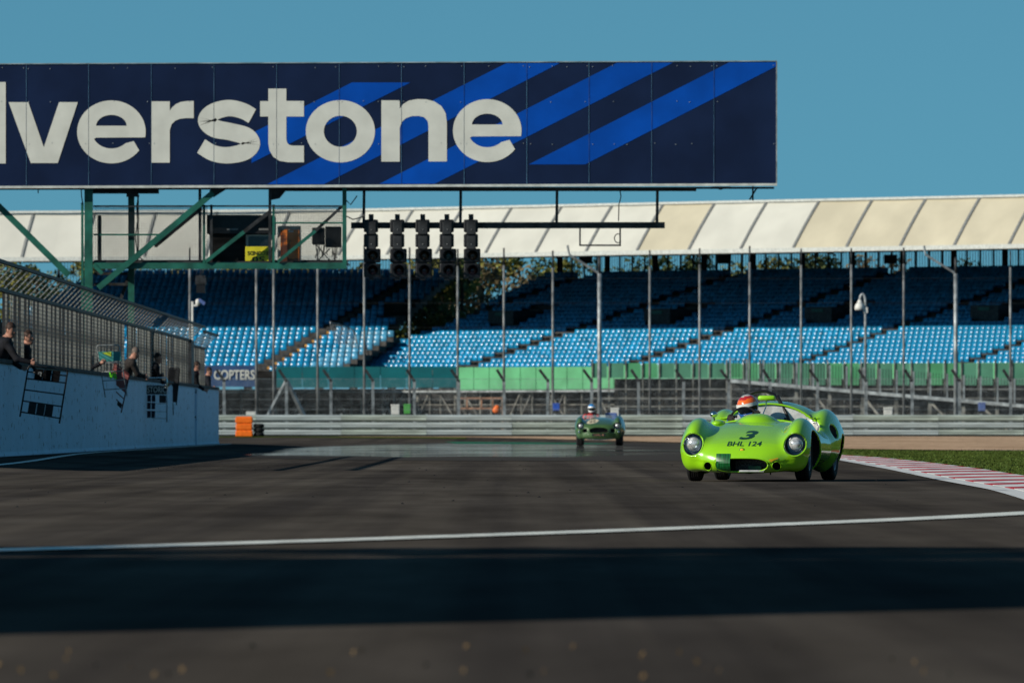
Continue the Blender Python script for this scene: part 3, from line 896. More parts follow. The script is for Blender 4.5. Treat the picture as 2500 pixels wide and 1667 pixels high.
# vomitory boxes
for a in voms:
    if a < -31: continue
    q = M3(a, 11 * ROWD, Z0 + 11 * ROWZ)
    mbx = MB()
    pts = [M3(a - 1.2, 10.4 * ROWD, 0), M3(a + 1.2, 10.4 * ROWD, 0), M3(a + 1.2, 14.5 * ROWD, 0), M3(a - 1.2, 14.5 * ROWD, 0)]
    za, zb = Z0 + 9.5 * ROWZ, Z0 + 14.3 * ROWZ
    mbx.add([(p.x, p.y, za) for p in pts] + [(p.x, p.y, zb) for p in pts], [(3, 2, 1, 0), (4, 5, 6, 7), (0, 1, 5, 4), (1, 2, 6, 5), (2, 3, 7, 6), (3, 0, 4, 7)])
    vb = mbx.build('vomitory', 'darksteel', stand)
    MB().bar(M3(a - 0.5, 10.4 * ROWD - 0.04, zb - 0.25), M3(a + 0.5, 10.4 * ROWD - 0.04, zb - 0.25), 0.05, 0.22).build('exit_sign', 'gantry', vb)

# ---- roof: fabric panels over the whole run, ribs between, trim along the eaves
PW = 4.62
UR0, UR1 = -27.0 - 8 * PW, -27.0 + 17 * PW
T2 = math.radians(14)
R2 = Vector((math.cos(T2), -math.sin(T2), 0)); B2 = Vector((math.sin(T2), math.cos(T2), 0))
def RF(u, v, z):
    if u >= -27.05: return M3(u, v, z)
    k = sstep(-27, -36, u)
    return M3(-27, 0, 0) + R2 * (u + 27) + (B_ * (1 - k) + B2 * k) * v + Vector((0, 0, z))
VE, ZE, VT, ZT_ = 1.6, 12.75, 4.6, 16.15
prof = [(VE, ZE)]
for k in range(1, 7):
    s_ = k / 6
    prof.append((VE + (VT - VE) * s_ - 0.05 * math.sin(math.pi * s_), ZE + (ZT_ - ZE) * s_ + 0.03 * math.sin(math.pi * s_)))
prof += [(12.0, 16.35), (24.0, 16.3), (33.0, 15.6)]
pat = [0, 0, 1, 0, 0, 0, 0, 1, 0, 0, 0, 0, 0, 0, 1, 0, 0, 0, 0, 1, 0, 0, 0, 1, 1, 1, 1, 1, 1, 1, 1, 1]
nP = 25
def pxu(u, v, z):
    p = RF(u, v, z); return 1250 + p.x * F / p.y
cream_px = ((1155, 1230), (1580, 1690), (2030, 2600))
for k in range(nP):
    u0 = UR0 + k * PW; u1 = u0 + PW - 0.06
    t = MB()
    n = len(prof)
    for u in (u0, (u0 + u1) / 2, u1):
        sag = 0.0 if u != (u0 + u1) / 2 else -0.06
        t.v += [tuple(RF(u, v, z + sag)) for v, z in prof]
    for c_ in range(2):
        for i in range(n - 1):
            q = c_ * n + i
            t.f.append((q, q + n, q + n + 1, q + 1))
    # thickness
    o = len(t.v)
    t.v += [(x, y, z - 0.09) for x, y, z in t.v[:]]
    t.f += [tuple(reversed([i + o for i in f])) for f in t.f[:]]
    t.f += [(0, o, o + n, n), (n, n + o, 2 * n + o, 2 * n)]
    pc = pxu((u0 + u1) / 2, 3.0, 14.5)
    pan = t.build('roof_panel', 'roof_cream' if any(a < pc < b for a, b in cream_px) else 'roof_white', stand, smooth=False)
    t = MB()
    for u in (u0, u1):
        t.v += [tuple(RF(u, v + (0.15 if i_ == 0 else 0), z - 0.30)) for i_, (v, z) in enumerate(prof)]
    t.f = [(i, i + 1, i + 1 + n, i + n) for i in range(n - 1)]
    t.build('anti_bounce_lining', 'under', pan)  # dark sheet added below the panel to cut bounced light in the stand
    t = MB()
    for i in range(n - 1):
        p0, p1 = RF(u0 - 0.03, *prof[i]), RF(u0 - 0.03, *prof[i + 1])
        t.bar(p0 + Vector((0, 0, 0.01)), p1 + Vector((0, 0, 0.01)), 0.22, 0.12, up=tuple(R_.cross((p1 - p0).normalized())))
    t.build('rib', 'rib', pan)
for ua_, ub_ in ((UR0, -27.06), (-27.0, UR1)):
    MB().bar(RF(ua_, VE - 0.12, ZE - 0.05), RF(ub_, VE - 0.12, ZE - 0.05), 0.2, 0.3).build('eaves_trim', 'roof_edge', stand)
    MB().bar(RF(ua_, VT - 0.1, ZT_ + 0.05), RF(ub_, VT - 0.1, ZT_ + 0.05), 0.2, 0.16).build('ridge_trim', 'roof_edge', stand)
# rear columns, posts and bars between the top row and the roof
VB = NR * ROWD + 0.2
ZTOP = Z0 + NR * ROWZ - 0.3
u = -31.6
cols = []
while u < 24:
    MB().bar(M3(u, VB, ZTOP - 1), M3(u, VB, 16.0), 0.42).build('column', 'darksteel', stand)
    for q in (1.2, 2.4, 3.6):
        MB().bar(M3(u + q, VB, ZTOP - 1), M3(u + q, VB, ZTOP + 1.75), 0.15).build('fence_post', 'darksteel', stand)
    if random.random() < 0.45:
        MB().bar(M3(u, VB - 0.5, 14.6), M3(u + 3.0, VB - 4, 15.5), 0.2).build('brace', 'darksteel', stand)
    u += 4.62
t = MB(); u = -31.6
while u < 24:
    t.bar(M3(u, VB + 0.05, ZTOP - 0.6), M3(u, VB + 0.05, ZTOP + 1.7), 0.045); u += 0.24
t.build('fence_bars', 'darksteel', stand)['kind'] = 'stuff'
MB().bar(M3(-31.6, VB + 0.05, ZTOP + 1.72), M3(24, VB + 0.05, ZTOP + 1.72), 0.08).build('fence_rail', 'darksteel', stand)
# loudspeakers hanging under the roof
for px in (1430, 1770, 2175):
    p = P(px, 632, 612)
    MB().box((p.x - 0.5, p.y - 0.3, p.z - 0.35), (p.x + 0.45, p.y + 0.3, p.z + 0.3)).bar((p.x, p.y, p.z + 0.2), (p.x + 0.2, p.y, p.z + 4), 0.1).build('loudspeaker', 'black', stand)
# boards along the front
def ufrompx(px, v):
    # solve for u on the front line
    k = (px - 1250) / F
    b = O_ + B_ * v
    return (k * b.y - b.x) / (R_.x - k * R_.y)
def boards(pxa, pxb, step, ztop, zbot, v, m, jitter=0.0):
    px = pxa
    while px < pxb - 2:
        a, b = ufrompx(px, v), ufrompx(min(px + step, pxb), v) - 0.05
        mm = m if isinstance(m, str) else random.choice(m)
        MB().bar(M3(a, v, (ztop + zbot) / 2), M3(b, v, (ztop + zbot) / 2), 0.08, ztop - zbot).build('front_board', mm, stand)
        px += step
for k in range(7):
    a, b = P(675 + 63.6 * k, 895, 592), P(675 + 63.6 * (k + 1) - 1.2, 946, 592)
    MB().box((a.x, 592, b.z), (b.x, 592.1, a.z)).build('front_board', 'teal', stand)
boards(1120, 1520, 38, 4.75, 3.15, -1.0, 'green_board')
boards(1520, 2620, 38, 4.85, 3.35, -1.0, ['green_board2', 'green_board', 'green_board2'])
# dark netting below and tubes in front of it
a, b = ufrompx(380, 0.5), ufrompx(2750, 0.5)
MB().bar(M3(a, 0.5, 1.6), M3(b, 0.5, 1.6), 0.2, 3.3).build('netting', 'understand', stand)
t = MB()
px = 545
while px < 2600:
    u = ufrompx(px, -0.6)
    t.tube([M3(u, -0.6, 0), M3(u, -0.6, 3.3)], 0.07 if int(px) % 3 else 0.1, 5)
    if random.random() < 0.35:
        du = random.choice((-1.6, 1.6, 2.2)); t.tube([M3(u, -0.75, 2.9), M3(u + du, -0.75, 0.1)], 0.055, 5)
    px += random.uniform(24, 48)
for zz in (2.95, 2.1, 1.25):
    t.tube([M3(a, -0.85, zz), M3(b, -0.85, zz)], 0.035, 5)
t.build('scaffold_tubes', 'scaffold', stand)['kind'] = 'stuff'
MB().bar(M3(a, -1.15, 3.05), M3(b, -1.15, 3.05), 0.1, 0.12).build('front_beam', 'steel', stand)

# ---- left block
T2 = math.radians(14)
R2 = Vector((math.cos(T2), -math.sin(T2), 0)); B2 = Vector((math.sin(T2), math.cos(T2), 0))
O2 = Vector(stand2.location); O2.z = 0
def L3(u, v, z): return O2 + R2 * u + B2 * v + Vector((0, 0, z))
rot2 = math.atan2(R2.y, R2.x)
mass = MB(); pale = MB(); terr = MB(); st = MB(); steps = MB()
Z2 = 4.35
for r in range(24):
    v = r * 2.0; z = Z2 + r * 0.335
    ua, ub = -26.0, (5.6 if r < 9 else 4.3 - (r - 9) * 0.17)
    a, b, c, d = L3(ua, v - 1, 0), L3(ub, v - 1, 0), L3(ub, v + 1.0, 0), L3(ua, v + 1.0, 0)
    terr.add([(q.x, q.y, z - 0.42) for q in (a, b, c, d)] + [(q.x, q.y, z - 0.02) for q in (a, b, c, d)],
             [(4, 5, 6, 7), (0, 1, 5, 4), (1, 2, 6, 5), (3, 0, 4, 7), (2, 3, 7, 6), (3, 2, 1, 0)])
    u = ua + 0.3
    while u < ub:
        da = u + 0.2 + (0.0)
        if -0.55 < da < 0.95:
            pass
        elif 12 <= r <= 16 and (1.9 < u < 4.1):
            pass
        else:
            p = L3(u, v, z)
            tgt = pale if (r < 9 and u > 3.1) else mass
            tgt.add([(p.x + x * math.cos(rot2) - y * math.sin(rot2), p.y + x * math.sin(rot2) + y * math.cos(rot2), p.z + zz) for x, y, zz in seat_t.v], seat_t.f)
        u += 0.49
    q0, q1 = L3(-0.45, v - 0.9, z + 0.02), L3(0.75, v - 0.9, z + 0.02)
    if r < 10: MB().bar(q0 + R2 * 0.55, q1, 0.3, 0.16).build('orange_step', 'step_orange', stand2)
    MB().bar(q0, q0 + R2 * 0.5, 0.3, 0.2).build('dark_step', 'darksteel', stand2)
terr.build('terrace', 'concrete', stand2)
o = mass.build('seat_rows', 'seat', stand2, smooth=True); o['kind'] = 'stuff'
o = pale.build('faded_seat_rows', 'seat_pale', stand2, smooth=True); o['kind'] = 'stuff'
MB().box((L3(2.0, 26, 0).x, L3(2, 26, 0).y, Z2 + 12 * 0.335), (L3(4.0, 26, 0).x, L3(4.0, 32, 0).y, Z2 + 16 * 0.335)).build('vomitory', 'understand', stand2)
# slogan board and dark filler on its front
def L_board(pxa, pxb, ya, yb, D, m, name, par=stand2):
    a, b = P(pxa, ya, D), P(pxb, yb, D)
    return MB().box((a.x, D, b.z), (b.x, D + 0.1, a.z)).build(name, m, par)
ab = L_board(380, 623, 892, 944, 597, 'ad_blue', 'advert_board')
tv, tf = text_shape('COPTERS', P(622, 0, 597).x - P(522, 0, 597).x, 0.70, bold=0.02)
base = P(522, 927, 596.9)
o = MB().add([(base.x + x, 596.93, base.z + y) for x, y in tv], tf).build('lettering', 'letter', ab)
L_board(623, 676, 905, 960, 598, 'understand', 'netting')
# stair rail arcs between the blocks
t = MB()
for k in range(10):
    a = P(806 + k * 6, 787 + 1.2 * k * (0.6 + k * 0.10), 606 + k * 0.4)
    t.tube([a + Vector((0, 0, -0.05)), a + Vector((0.45, 0, -1.5))], 0.03, 4)
t.tube([P(806 + k * 6, 787 + 1.2 * k * (0.6 + k * 0.10), 606 + k * 0.4) for k in range(10)] + [P(868, 815, 610), P(872, 840, 610)], 0.05, 5)
t.build('stair_rail', 'steel', stand2)
# rear fence of the left block
p0, p1 = L3(-30, 49, 0), L3(2.6, 49, 0)
ztop2 = Z2 + 24 * 0.335
t = MB(); k = 0.0
while k <= 1.0:
    q = p0 + (p1 - p0) * k
    t.bar((q.x, q.y, ztop2 - 0.8), (q.x, q.y, ztop2 + 1.9), 0.045); k += 0.0072
t.bar((p0.x, p0.y, ztop2 + 1.9), (p1.x, p1.y, ztop2 + 1.9), 0.08)
t.build('fence_bars', 'darksteel', stand2)['kind'] = 'stuff'
for k in range(9):
    q = p0 + (p1 - p0) * (k / 8)
    MB().bar((q.x, q.y, ztop2 - 1), (q.x, q.y, 16.2), 0.4 if k % 2 else 0.2).build('column', 'darksteel', stand2)

# ================================================================== RAISED WALKWAY on the right, in front of the stand
walk = thing('viewing_platform', 'raised platform with pale green boards in front of the right hand grandstand', 'platform', P(1900, 1040, 548))
walk.location.z = 0.0
px = 1446; k = 0
while px < 2620:
    a, b = P(px, 886, 550), P(px + 38, 922 if px < 1780 else 940, 550)
    MB().box((a.x, 550, b.z), (b.x - 0.06, 550.08, a.z)).build('board', ['green_board2', 'green_board2', 'green_board', 'green_board', 'green_board2', 'green_board2'][k % 6], walk)
    if px < 2600:
        q = P(px, 878, 549.8)
        MB().box((q.x - 0.045, 549.93, 0.1), (q.x + 0.045, 549.985, q.z)).build('post', 'scaffold', walk)
    px += 41; k += 1
for yy in (950, 972, 992):
    a, b = P(1446, yy, 549.6), P(2600, yy + 2, 549.6)
    MB().box((a.x, 549.55, a.z - 0.05), (b.x, 549.65, a.z + 0.05)).build('rail', 'scaffold', walk)
MB().box((P(1500, 0, 551).x, 551, 0.1), (P(2600, 0, 551).x, 551.2, P(0, 925, 551).z)).build('netting', 'understand', walk)
# sloping ramp with its own fence
ramp = thing('ramp', 'long access ramp sloping down to the right with a barred fence on top', 'ramp', P(2130, 1040, 520))
ramp.location.z = 0.0
a, b = P(1782, 929, 521), P(2640, 1003, 515)
MB().bar(a, b, 1.4, 0.20).build('deck', 'steel', ramp)
MB().bar(a + Vector((0, 0.8, -0.35)), b + Vector((0, 0.8, -0.35)), 0.3, 0.5).build('beam', 'darksteel', ramp)
t = MB()
for k in range(120):
    s_ = k / 119
    q = a + (b - a) * s_
    top = P(1782, 873, 521) + (P(2640, 937, 515) - P(1782, 873, 521)) * s_
    t.bar((q.x, q.y - 0.6, q.z), (q.x, q.y - 0.6, top.z), 0.035)
t.build('fence_bars', 'darksteel', ramp)['kind'] = 'stuff'
for k in range(22):
    s_ = k / 21
    q = a + (b - a) * s_
    top = P(1782, 873, 521) + (P(2640, 937, 515) - P(1782, 873, 521)) * s_
    MB().box((q.x - 0.055, q.y - 0.72, q.z), (q.x + 0.055, q.y - 0.64, top.z)).build('post', 'steel', ramp)
    if k % 2 == 0:
        MB().box((q.x - 0.10, q.y - 0.3, 0.1), (q.x + 0.10, q.y - 0.1, q.z - 0.12)).build('leg', 'scaffold', ramp)
for k in (2, 5, 8, 12, 15):
    q0 = a + (b - a) * (k / 21); q1 = a + (b - a) * ((k + 1.6) / 21)
    MB().bar((q0.x, q0.y - 0.2, q0.z - 0.2), (q1.x, q1.y - 0.2, 0.4), 0.14).build('brace', 'scaffold', ramp)

# ================================================================== TALL NET POLES
net = thing('catch_net', 'row of tall slim grey poles carrying a catch net before the grandstands', 'catch net', P(1400, 1040, 450))
net.location.z = 0.1
poles = [463, 626, 667, 777, 889, 1001, 1116, 1232, 1350, 1462, 1588, 1709, 1832, 1956, 2080, 2207, 2332, 2468, 2600]
for px in poles:
    D = 450 if px < 1450 or px in (1462,) else 470
    thick = px in (1462, 2332)
    top = P(px + random.uniform(-2, 2), 668 if thick else random.uniform(640, 655), D); bot = P(px, 1064, D)
    r = 0.12 if thick else 0.068
    pl = MB().tube([(top.x, D, 0.1), (top.x, D, top.z)], [r, r * 0.92], 8).build('pole', 'steel' if thick else 'pole_steel', net, smooth=True)
    MB().tube([(top.x, D, top.z - 0.1), (top.x, D, top.z + 0.9)], r * 0.7, 6).build('pole_tip', 'darksteel', pl, smooth=True)
    if thick:
        e = P(px - 72, 622, D)
        MB().tube([(top.x, D, top.z), (e.x, D, e.z), (e.x - 0.1, D, e.z + 0.5)], 0.07, 6).build('lamp_arm', 'steel', pl)
t = MB()
for py in (680, 740, 800, 860):
    a, b = P(463, py, 449.8), P(2620, py, 449.8)
    t.box((a.x, 449.8, a.z), (b.x, 449.81, a.z + 0.012))
t.build('net_wire', 'darksteel', net)['kind'] = 'stuff'

# swan-neck lamp
lp = thing('swan_neck_lamp', 'white swan neck lamp on a slim pole before the right hand seats', 'lamp', P(2113, 1040, 460))
lp.location.z = 0.1
D = 460
b0 = P(2113, 900, D)
pts = [(b0.x, D, 0.1), (b0.x, D, P(0, 745, D).z)]
for k in range(9):
    a = math.pi * k / 8
    q = P(2106 + 7 * math.cos(a), 736 - 18 * math.sin(a), D); pts.append((q.x, D, q.z))
MB().tube(pts, 0.075, 7).build('pole', 'steel', lp, smooth=True)
q = P(2099, 742, D)
MB().lathe([(0.35, 0.06), (0.2, 0.14), (0.0, 0.26), (-0.22, 0.28), (-0.24, 0.01)], (q.x, D, q.z - 0.1), 'z', 14).build('lamp_shade', 'white', lp, smooth=True)
q = P(2113, 757, D); MB().box((q.x - 0.12, D - 0.12, q.z - 0.15), (q.x + 0.12, D + 0.12, q.z + 0.15)).build('junction_box', 'white', lp)
# security camera
cc = thing('security_camera', 'white dome security camera on a bracket pole above the pit fence end', 'camera', P(470, 1040, 380))
cc.location.z = 0.1
D = 380
a = P(470, 1040, D); tp = P(470, 736, D)
MB().tube([(a.x, D, 0.1), (a.x, D, tp.z)], 0.05, 7).build('pole', 'white', cc)
MB().bar(P(470, 746, D), P(482, 745, D), 0.08).build('bracket', 'white', cc)
q = P(483, 738, D); MB().ball((q.x, D, q.z), (0.11, 0.11, 0.16)).build('dome', 'white', cc, smooth=True)
MB().bar(P(485, 731, D), P(500, 742, D), 0.16, 0.14).build('camera_body', 'grey_blue', cc)
hl = thing('hanging_loudspeaker', 'dark hooded loudspeaker box hanging above the left hand seats', 'loudspeaker', P(490, 690, 500))
q = P(490, 690, 500)
MB().prism([(q.x - 0.33, q.z - 0.1), (q.x + 0.33, q.z - 0.1), (q.x + 0.27, q.z + 0.42), (q.x - 0.27, q.z + 0.42)], 499.7, 500.3).build('hood', 'darksteel', hl)
MB().box((q.x - 0.25, 499.75, q.z - 0.6), (q.x + 0.25, 500.25, q.z - 0.11)).build('body', 'black', hl)
MB().tube([(q.x, 500, q.z + 0.4), (q.x, 500, q.z + 2.6)], 0.03, 5).build('hanger', 'darksteel', hl)

# ================================================================== SMALL THINGS ALONG THE RAIL
D = 396
a = P(575, 1013, D)
w = (617 - 575) * D / F
ob = thing('orange_barrier_block', 'bright orange ribbed plastic block before the guard rail by the pit wall end', 'barrier block', (a.x + w / 2, D, 0.1))
for k in range(3):
    z0 = 0.12 + k * 0.31
    MB().box((a.x + 0.02 * (k % 2), D - 0.25, z0), (a.x + w - 0.02 * (k % 2), D + 0.25, z0 + 0.27)).build('rib', 'orange', ob, bevel=0.04)
    MB().box((a.x + 0.04, D - 0.21, z0 + 0.26), (a.x + w - 0.04, D + 0.21, z0 + 0.313)).build('groove', 'orange', ob)
ts = thing('tyre_stack', 'short stack of black tyres beside the orange block', 'tyre stack', (a.x + w + 0.28, D + 0.1, 0.1))
for k in range(3):
    MB().lathe([(-0.09, 0.12), (-0.1, 0.17), (-0.07, 0.24), (0, 0.26), (0.07, 0.24), (0.1, 0.17), (0.09, 0.12), (-0.09, 0.12)], (a.x + w + 0.28, D + 0.1, 0.21 + k * 0.205), 'z', 18).build('tyre', 'tyre', ts, smooth=True)
def crate(name, label, cat, px0, py0, px1, py1, D, m, lid=None):
    a, b = P(px0, py0, D), P(px1, py1, D)
    t = thing(name, label, cat, ((a.x + b.x) / 2, D, b.z))
    dpt = (b.x - a.x) * 0.7
    h = a.z - b.z
    MB().box((a.x, D, b.z), (b.x, D + dpt, a.z - h * 0.18)).build('body', m, t, bevel=0.02)
    MB().box((a.x - 0.015, D - 0.02, a.z - h * 0.175), (b.x + 0.015, D + dpt + 0.02, a.z)).build('lid', lid or m, t, bevel=0.02)
    q = thing(name + '_stand', 'dark stand under the ' + ' '.join(label.split()[:9]), 'stand', ((a.x + b.x) / 2, D, 0.1))
    for sx in (a.x + 0.06, b.x - 0.06):
        MB().box((sx - 0.03, D + 0.05, 0.1), (sx + 0.03, D + 0.12, b.z - 0.003)).build('leg', 'darksteel', q)
    MB().box((a.x + 0.091, D + 0.05, 0.1), (b.x - 0.091, D + dpt - 0.05, b.z - 0.003)).build('core', 'darksteel', q)
    return t
crate('white_box', 'small white box on the barrier top behind the orange block', 'box', 601, 1004, 624, 1016, 401.2, 'white')
crate('white_cabinet', 'white cabinet behind the guard rail below the teal boards', 'cabinet', 955, 987, 975, 1012, 410, 'white')
crate('green_box', 'small green box right of the white cabinet below the teal boards', 'box', 986, 986, 1002, 1010, 411, 'leafy_green')
crate('white_cabinet', 'white cabinet behind the guard rail just right of the dark green car', 'cabinet', 1491, 995, 1511, 1020, 410, 'white')
crate('white_cabinet', 'two tier white cabinet behind the guard rail right of the lime car', 'cabinet', 2158, 994, 2179, 1019, 410, 'white')
crate('blue_box', 'bright blue box behind the guard rail left of the dark green car', 'box', 1350, 984, 1366, 1002, 410, 'bright_blue')
crate('blue_box', 'grey blue box under the ramp near the right edge', 'box', 2389, 982, 2406, 1003, 415, 'grey_blue')
rf = thing('rusty_frame', 'rusty brown open frame stand behind the guard rail below the green boards', 'frame', P(1175, 1062, 412))
D = 412
for (x0, y0, x1, y1) in ((1122, 972, 1228, 972), (1122, 997, 1228, 997), (1122, 972, 1122, 1062), (1140, 972, 1140, 997), (1228, 972, 1228, 1062), (1175, 972, 1175, 997), (1203, 972, 1203, 997)):
    MB().bar(P(x0, y0, D), P(x1, y1, D), 0.09).build('bar', 'wood_rust', rf)
q = P(1212, 1001, 411)
fl = thing('orange_flag_bundle', 'orange rolled bundle hanging at the rusty frame', 'bundle', (q.x, 411, q.z - 0.2))
MB().ball((q.x, 411, q.z), (0.2, 0.15, 0.17)).ball((q.x + 0.03, 411, q.z + 0.12), (0.15, 0.13, 0.13)).build('cloth', 'orange', fl, smooth=True)
MB().tube([(q.x, 411, q.z + 0.2), (q.x, 411, P(0, 972, 411).z)], 0.015, 5).build('cord', 'darksteel', fl)

# ================================================================== TREES behind the stands
def tree(name, label, x, y, h, spread, leaf, group=None, n=1500):
    t = thing(name, label, 'tree', (x, y, 0.0), group)
    tr = MB().tube([(x, y, -0.1), (x + 0.1, y, h * 0.25), (x - 0.1, y, h * 0.55), (x, y, h * 0.8)], [h * 0.03, h * 0.024, h * 0.016, h * 0.006], 7)
    lobes = []
    for k in range(9):
        a = random.uniform(0, 6.28); zz = random.uniform(0.40, 0.92) * h
        rr = spread * random.uniform(0.25, 0.75) * (1.15 - abs(zz / h - 0.55))
        c = (x + math.cos(a) * rr, y + math.sin(a) * rr, zz)
        lobes.append((c, spread * random.uniform(0.28, 0.5)))
        tr.tube([(x, y, zz * 0.6), c], [h * 0.010, h * 0.003], 5)
    tr.build('trunk', 'bark', t)
    lm = MB()
    for _ in range(n):
        c, r = random.choice(lobes)
        d = Vector((random.gauss(0, 1), random.gauss(0, 1), random.gauss(0, 0.85))).normalized() * r * random.random() ** 0.4
        p = Vector(c) + d
        s = random.uniform(0.10, 0.24) * h / 12
        e1 = Vector((random.gauss(0, 1), random.gauss(0, 1), random.gauss(0, 1))).normalized(); e2 = e1.orthogonal().normalized()
        lm.add([p - e1 * s, p + e2 * s * 0.6, p + e1 * s, p - e2 * s * 0.6], [(0, 1, 2, 3)])
    lm.build('crown', leaf, t)
    return t
T = [(1085, 655, 'leaf_olive', 600, 4.5), (1130, 650, 'leaf_dark', 596, 4.5), (1180, 660, 'leaf_brown', 598, 5), (1228, 668, 'leaf_olive', 606, 4.5)]
lab = ['olive tree showing in the gap between the two stands, left of the others', 'dark tree behind the rightmost start light, in the gap between the stands',
       'brownish tree in the gap just right of the start lights', 'olive tree at the right end of the gap between the stands']
for (px, D, lf, ytop, sp_), lb in zip(T, lab):
    q = P(px, ytop, D); tree('tree', lb, q.x, D, q.z, sp_, lf, None, 3200)
px = 20
while px < 1060:
    D = random.uniform(678, 700); q = P(px, random.uniform(590, 615), D)
    tree('tree', 'olive tree seen through the rear bars of the left hand grandstand', q.x, D, q.z, random.uniform(4.0, 5.2), 'leaf_olive', 'trees behind the left grandstand', 2200)
    px += random.uniform(70, 95)
px = 1300
while px < 2560:
    D = random.uniform(690, 740); q = P(px, random.uniform(606, 648), D)
    tree('tree', 'tree seen through the rear bars above the top seat row of the right hand grandstand', q.x, D, q.z, random.uniform(3.8, 6.0), random.choice(('leaf_olive', 'leaf_dark', 'leaf_dark', 'leaf_brown')), 'trees behind the right grandstand', 3200)
    px += random.uniform(55, 105)
for k, px in enumerate((1010, 1050, 1100)):
    q = P(px, (765, 735, 745)[k], 640)
    tree('bush', ('low green bush deep in the gap between the stands, leftmost of three', 'middle low bush deep in the gap between the stands', 'low olive bush at the foot of the trees in the gap, rightmost of three')[k], q.x, 640, q.z, 2.6, ('leaf_dark', 'leaf_olive', 'leaf_olive')[k], None, 1100)

for k, (x, y, h) in enumerate(SHADE_TREES):  # unseen trees added to soften the edge of the tower's shadow
    tree('tree', ('tree behind the tower left of the track, added for shade, farthest from the tarmac', 'tree behind the tower left of the track, added for shade, second farthest from the tarmac', 'tree behind the tower left of the track, added for shade, second nearest the tarmac', 'tree behind the tower left of the track, added for shade, nearest the tarmac')[k], x, y, h, 2.3, 'leaf_dark', None, 2200)

# ================================================================== GANTRY
GD = 198.0
gan = thing('start_gantry', 'dark green steel start gantry with a caged platform rising behind the pit fence', 'gantry', P(268, 1040, GD))
gan.location.z = 0.0
def g_bar(name, a, b, wpx, m='gantry', dd=0.0, dpx=None, par=gan):
    k = GD / F
    return MB().bar(P(a[0], a[1], GD + dd), P(b[0], b[1], GD + dd), (dpx or wpx) * k, wpx * k, up=(0, 1, 0) if abs(a[0] - b[0]) < 3 else (0, 0, 1)).build(name, m, par)
# (for slanted bars the second width is the one seen)
g_bar('column', (216.5, 1130), (216.5, 457), 20, dpx=20)
g_bar('column', (320.5, 1130), (320.5, 457), 15, dd=0.9, dpx=15)
g_bar('column', (216.5, 1130), (216.5, 457), 18, dd=3.0, dpx=18)
g_bar('pipe', (201, 1130), (201, 495), 6)
g_bar('diagonal_brace', (240, 703), (520, 471), 14, dd=-0.12)
g_bar('brace_end', (516, 474), (546, 455), 19, 'darksteel', dd=0.1)
g_bar('diagonal_brace', (378, 602), (492, 508), 9, 'darksteel', dd=2.4)
g_bar('diagonal_brace', (-90, 418), (168, 672), 15, dd=0.3)
g_bar('lower_beam', (229, 649), (846, 649), 15, dpx=15)
g_bar('lower_beam', (229, 640), (846, 640), 9, 'darksteel', dd=3.0)
g_bar('knee_brace', (228, 646), (250, 668), 9, dd=-0.05)
g_bar('top_beam', (226, 466), (388, 466), 14, 'darksteel', dd=0.4)
g_bar('top_beam', (690, 462), (1700, 462), 10, 'darksteel', dd=0.4)
g_bar('top_beam', (-420, 462), (1890, 459), 5, 'darksteel', dd=1.4)
for px, m, w in ((488, 'darksteel', 7), (498, 'gantry', 6), (659, 'darksteel', 7), (668, 'gantry', 6), (841, 'gantry', 10), (516, 'darksteel', 6)):
    g_bar('post', (px, 641), (px, 456 if px in (488, 659, 841) else 500), w, m, dd=0.05, dpx=w)
g_bar('post', (840.5, 640), (840.5, 456), 9, 'darksteel', dd=3.0, dpx=9)
g_bar('post', (243, 640), (243, 526), 9, 'darksteel', dd=1.2, dpx=9)
for a, b, yy in ((228, 836, 503.5), (228, 395, 573), (670, 836, 544)):
    g_bar('hand_rail', (a, yy), (b, yy), 4, 'darksteel' if yy < 540 else 'gantry', dd=0.02)
g_bar('diagonal_brace', (502, 639), (596, 566), 9, dd=-0.1)
g_bar('diagonal_brace', (596, 566), (660, 516), 9, 'darksteel', dd=0.1)
g_bar('diagonal_brace', (678, 639), (770, 564), 8, dd=-0.1)
g_bar('diagonal_brace', (770, 564), (835, 504), 7, 'darksteel', dd=0.1)
g_bar('knee_plate', (309, 473), (337, 473), 16, 'darksteel', dd=0.5)
g_bar('platform_rung', (230, 668), (312, 668), 7, 'darksteel', dd=1.0)
g_bar('platform_rung', (230, 694), (312, 694), 7, 'darksteel', dd=1.0)
g_bar('diagonal_brace', (292, 738), (320, 660), 8, 'darksteel', dd=1.5)
# platform deck
a, b = P(229, 643, GD), P(846, 637, GD)
MB().box((a.x, GD + 0.08, a.z), (b.x, GD + 2.9, a.z + 0.05)).build('platform_deck', 'darksteel', gan)
# cage mesh
t = MB(); k = GD / F
px = 229.0
while px < 836:
    if not 507 < px < 666:
        q = P(px, 640, GD + 0.12); r = P(px, 505, GD + 0.12)
        t.box((q.x - 0.004, q.y, q.z), (q.x + 0.004, q.y + 0.006, r.z))
    px += 4.0
py = 507.0
while py < 640:
    q = P(229, py, GD + 0.13); r = P(836, py, GD + 0.13)
    t.box((q.x, q.y, q.z - 0.004), (P(507, py, GD + 0.13).x, q.y + 0.006, q.z + 0.004))
    t.box((P(666, py, GD + 0.13).x, q.y, q.z - 0.004), (r.x, q.y + 0.006, q.z + 0.004))
    py += 4.0
t.build('cage_mesh', 'darksteel', gan)['kind'] = 'stuff'
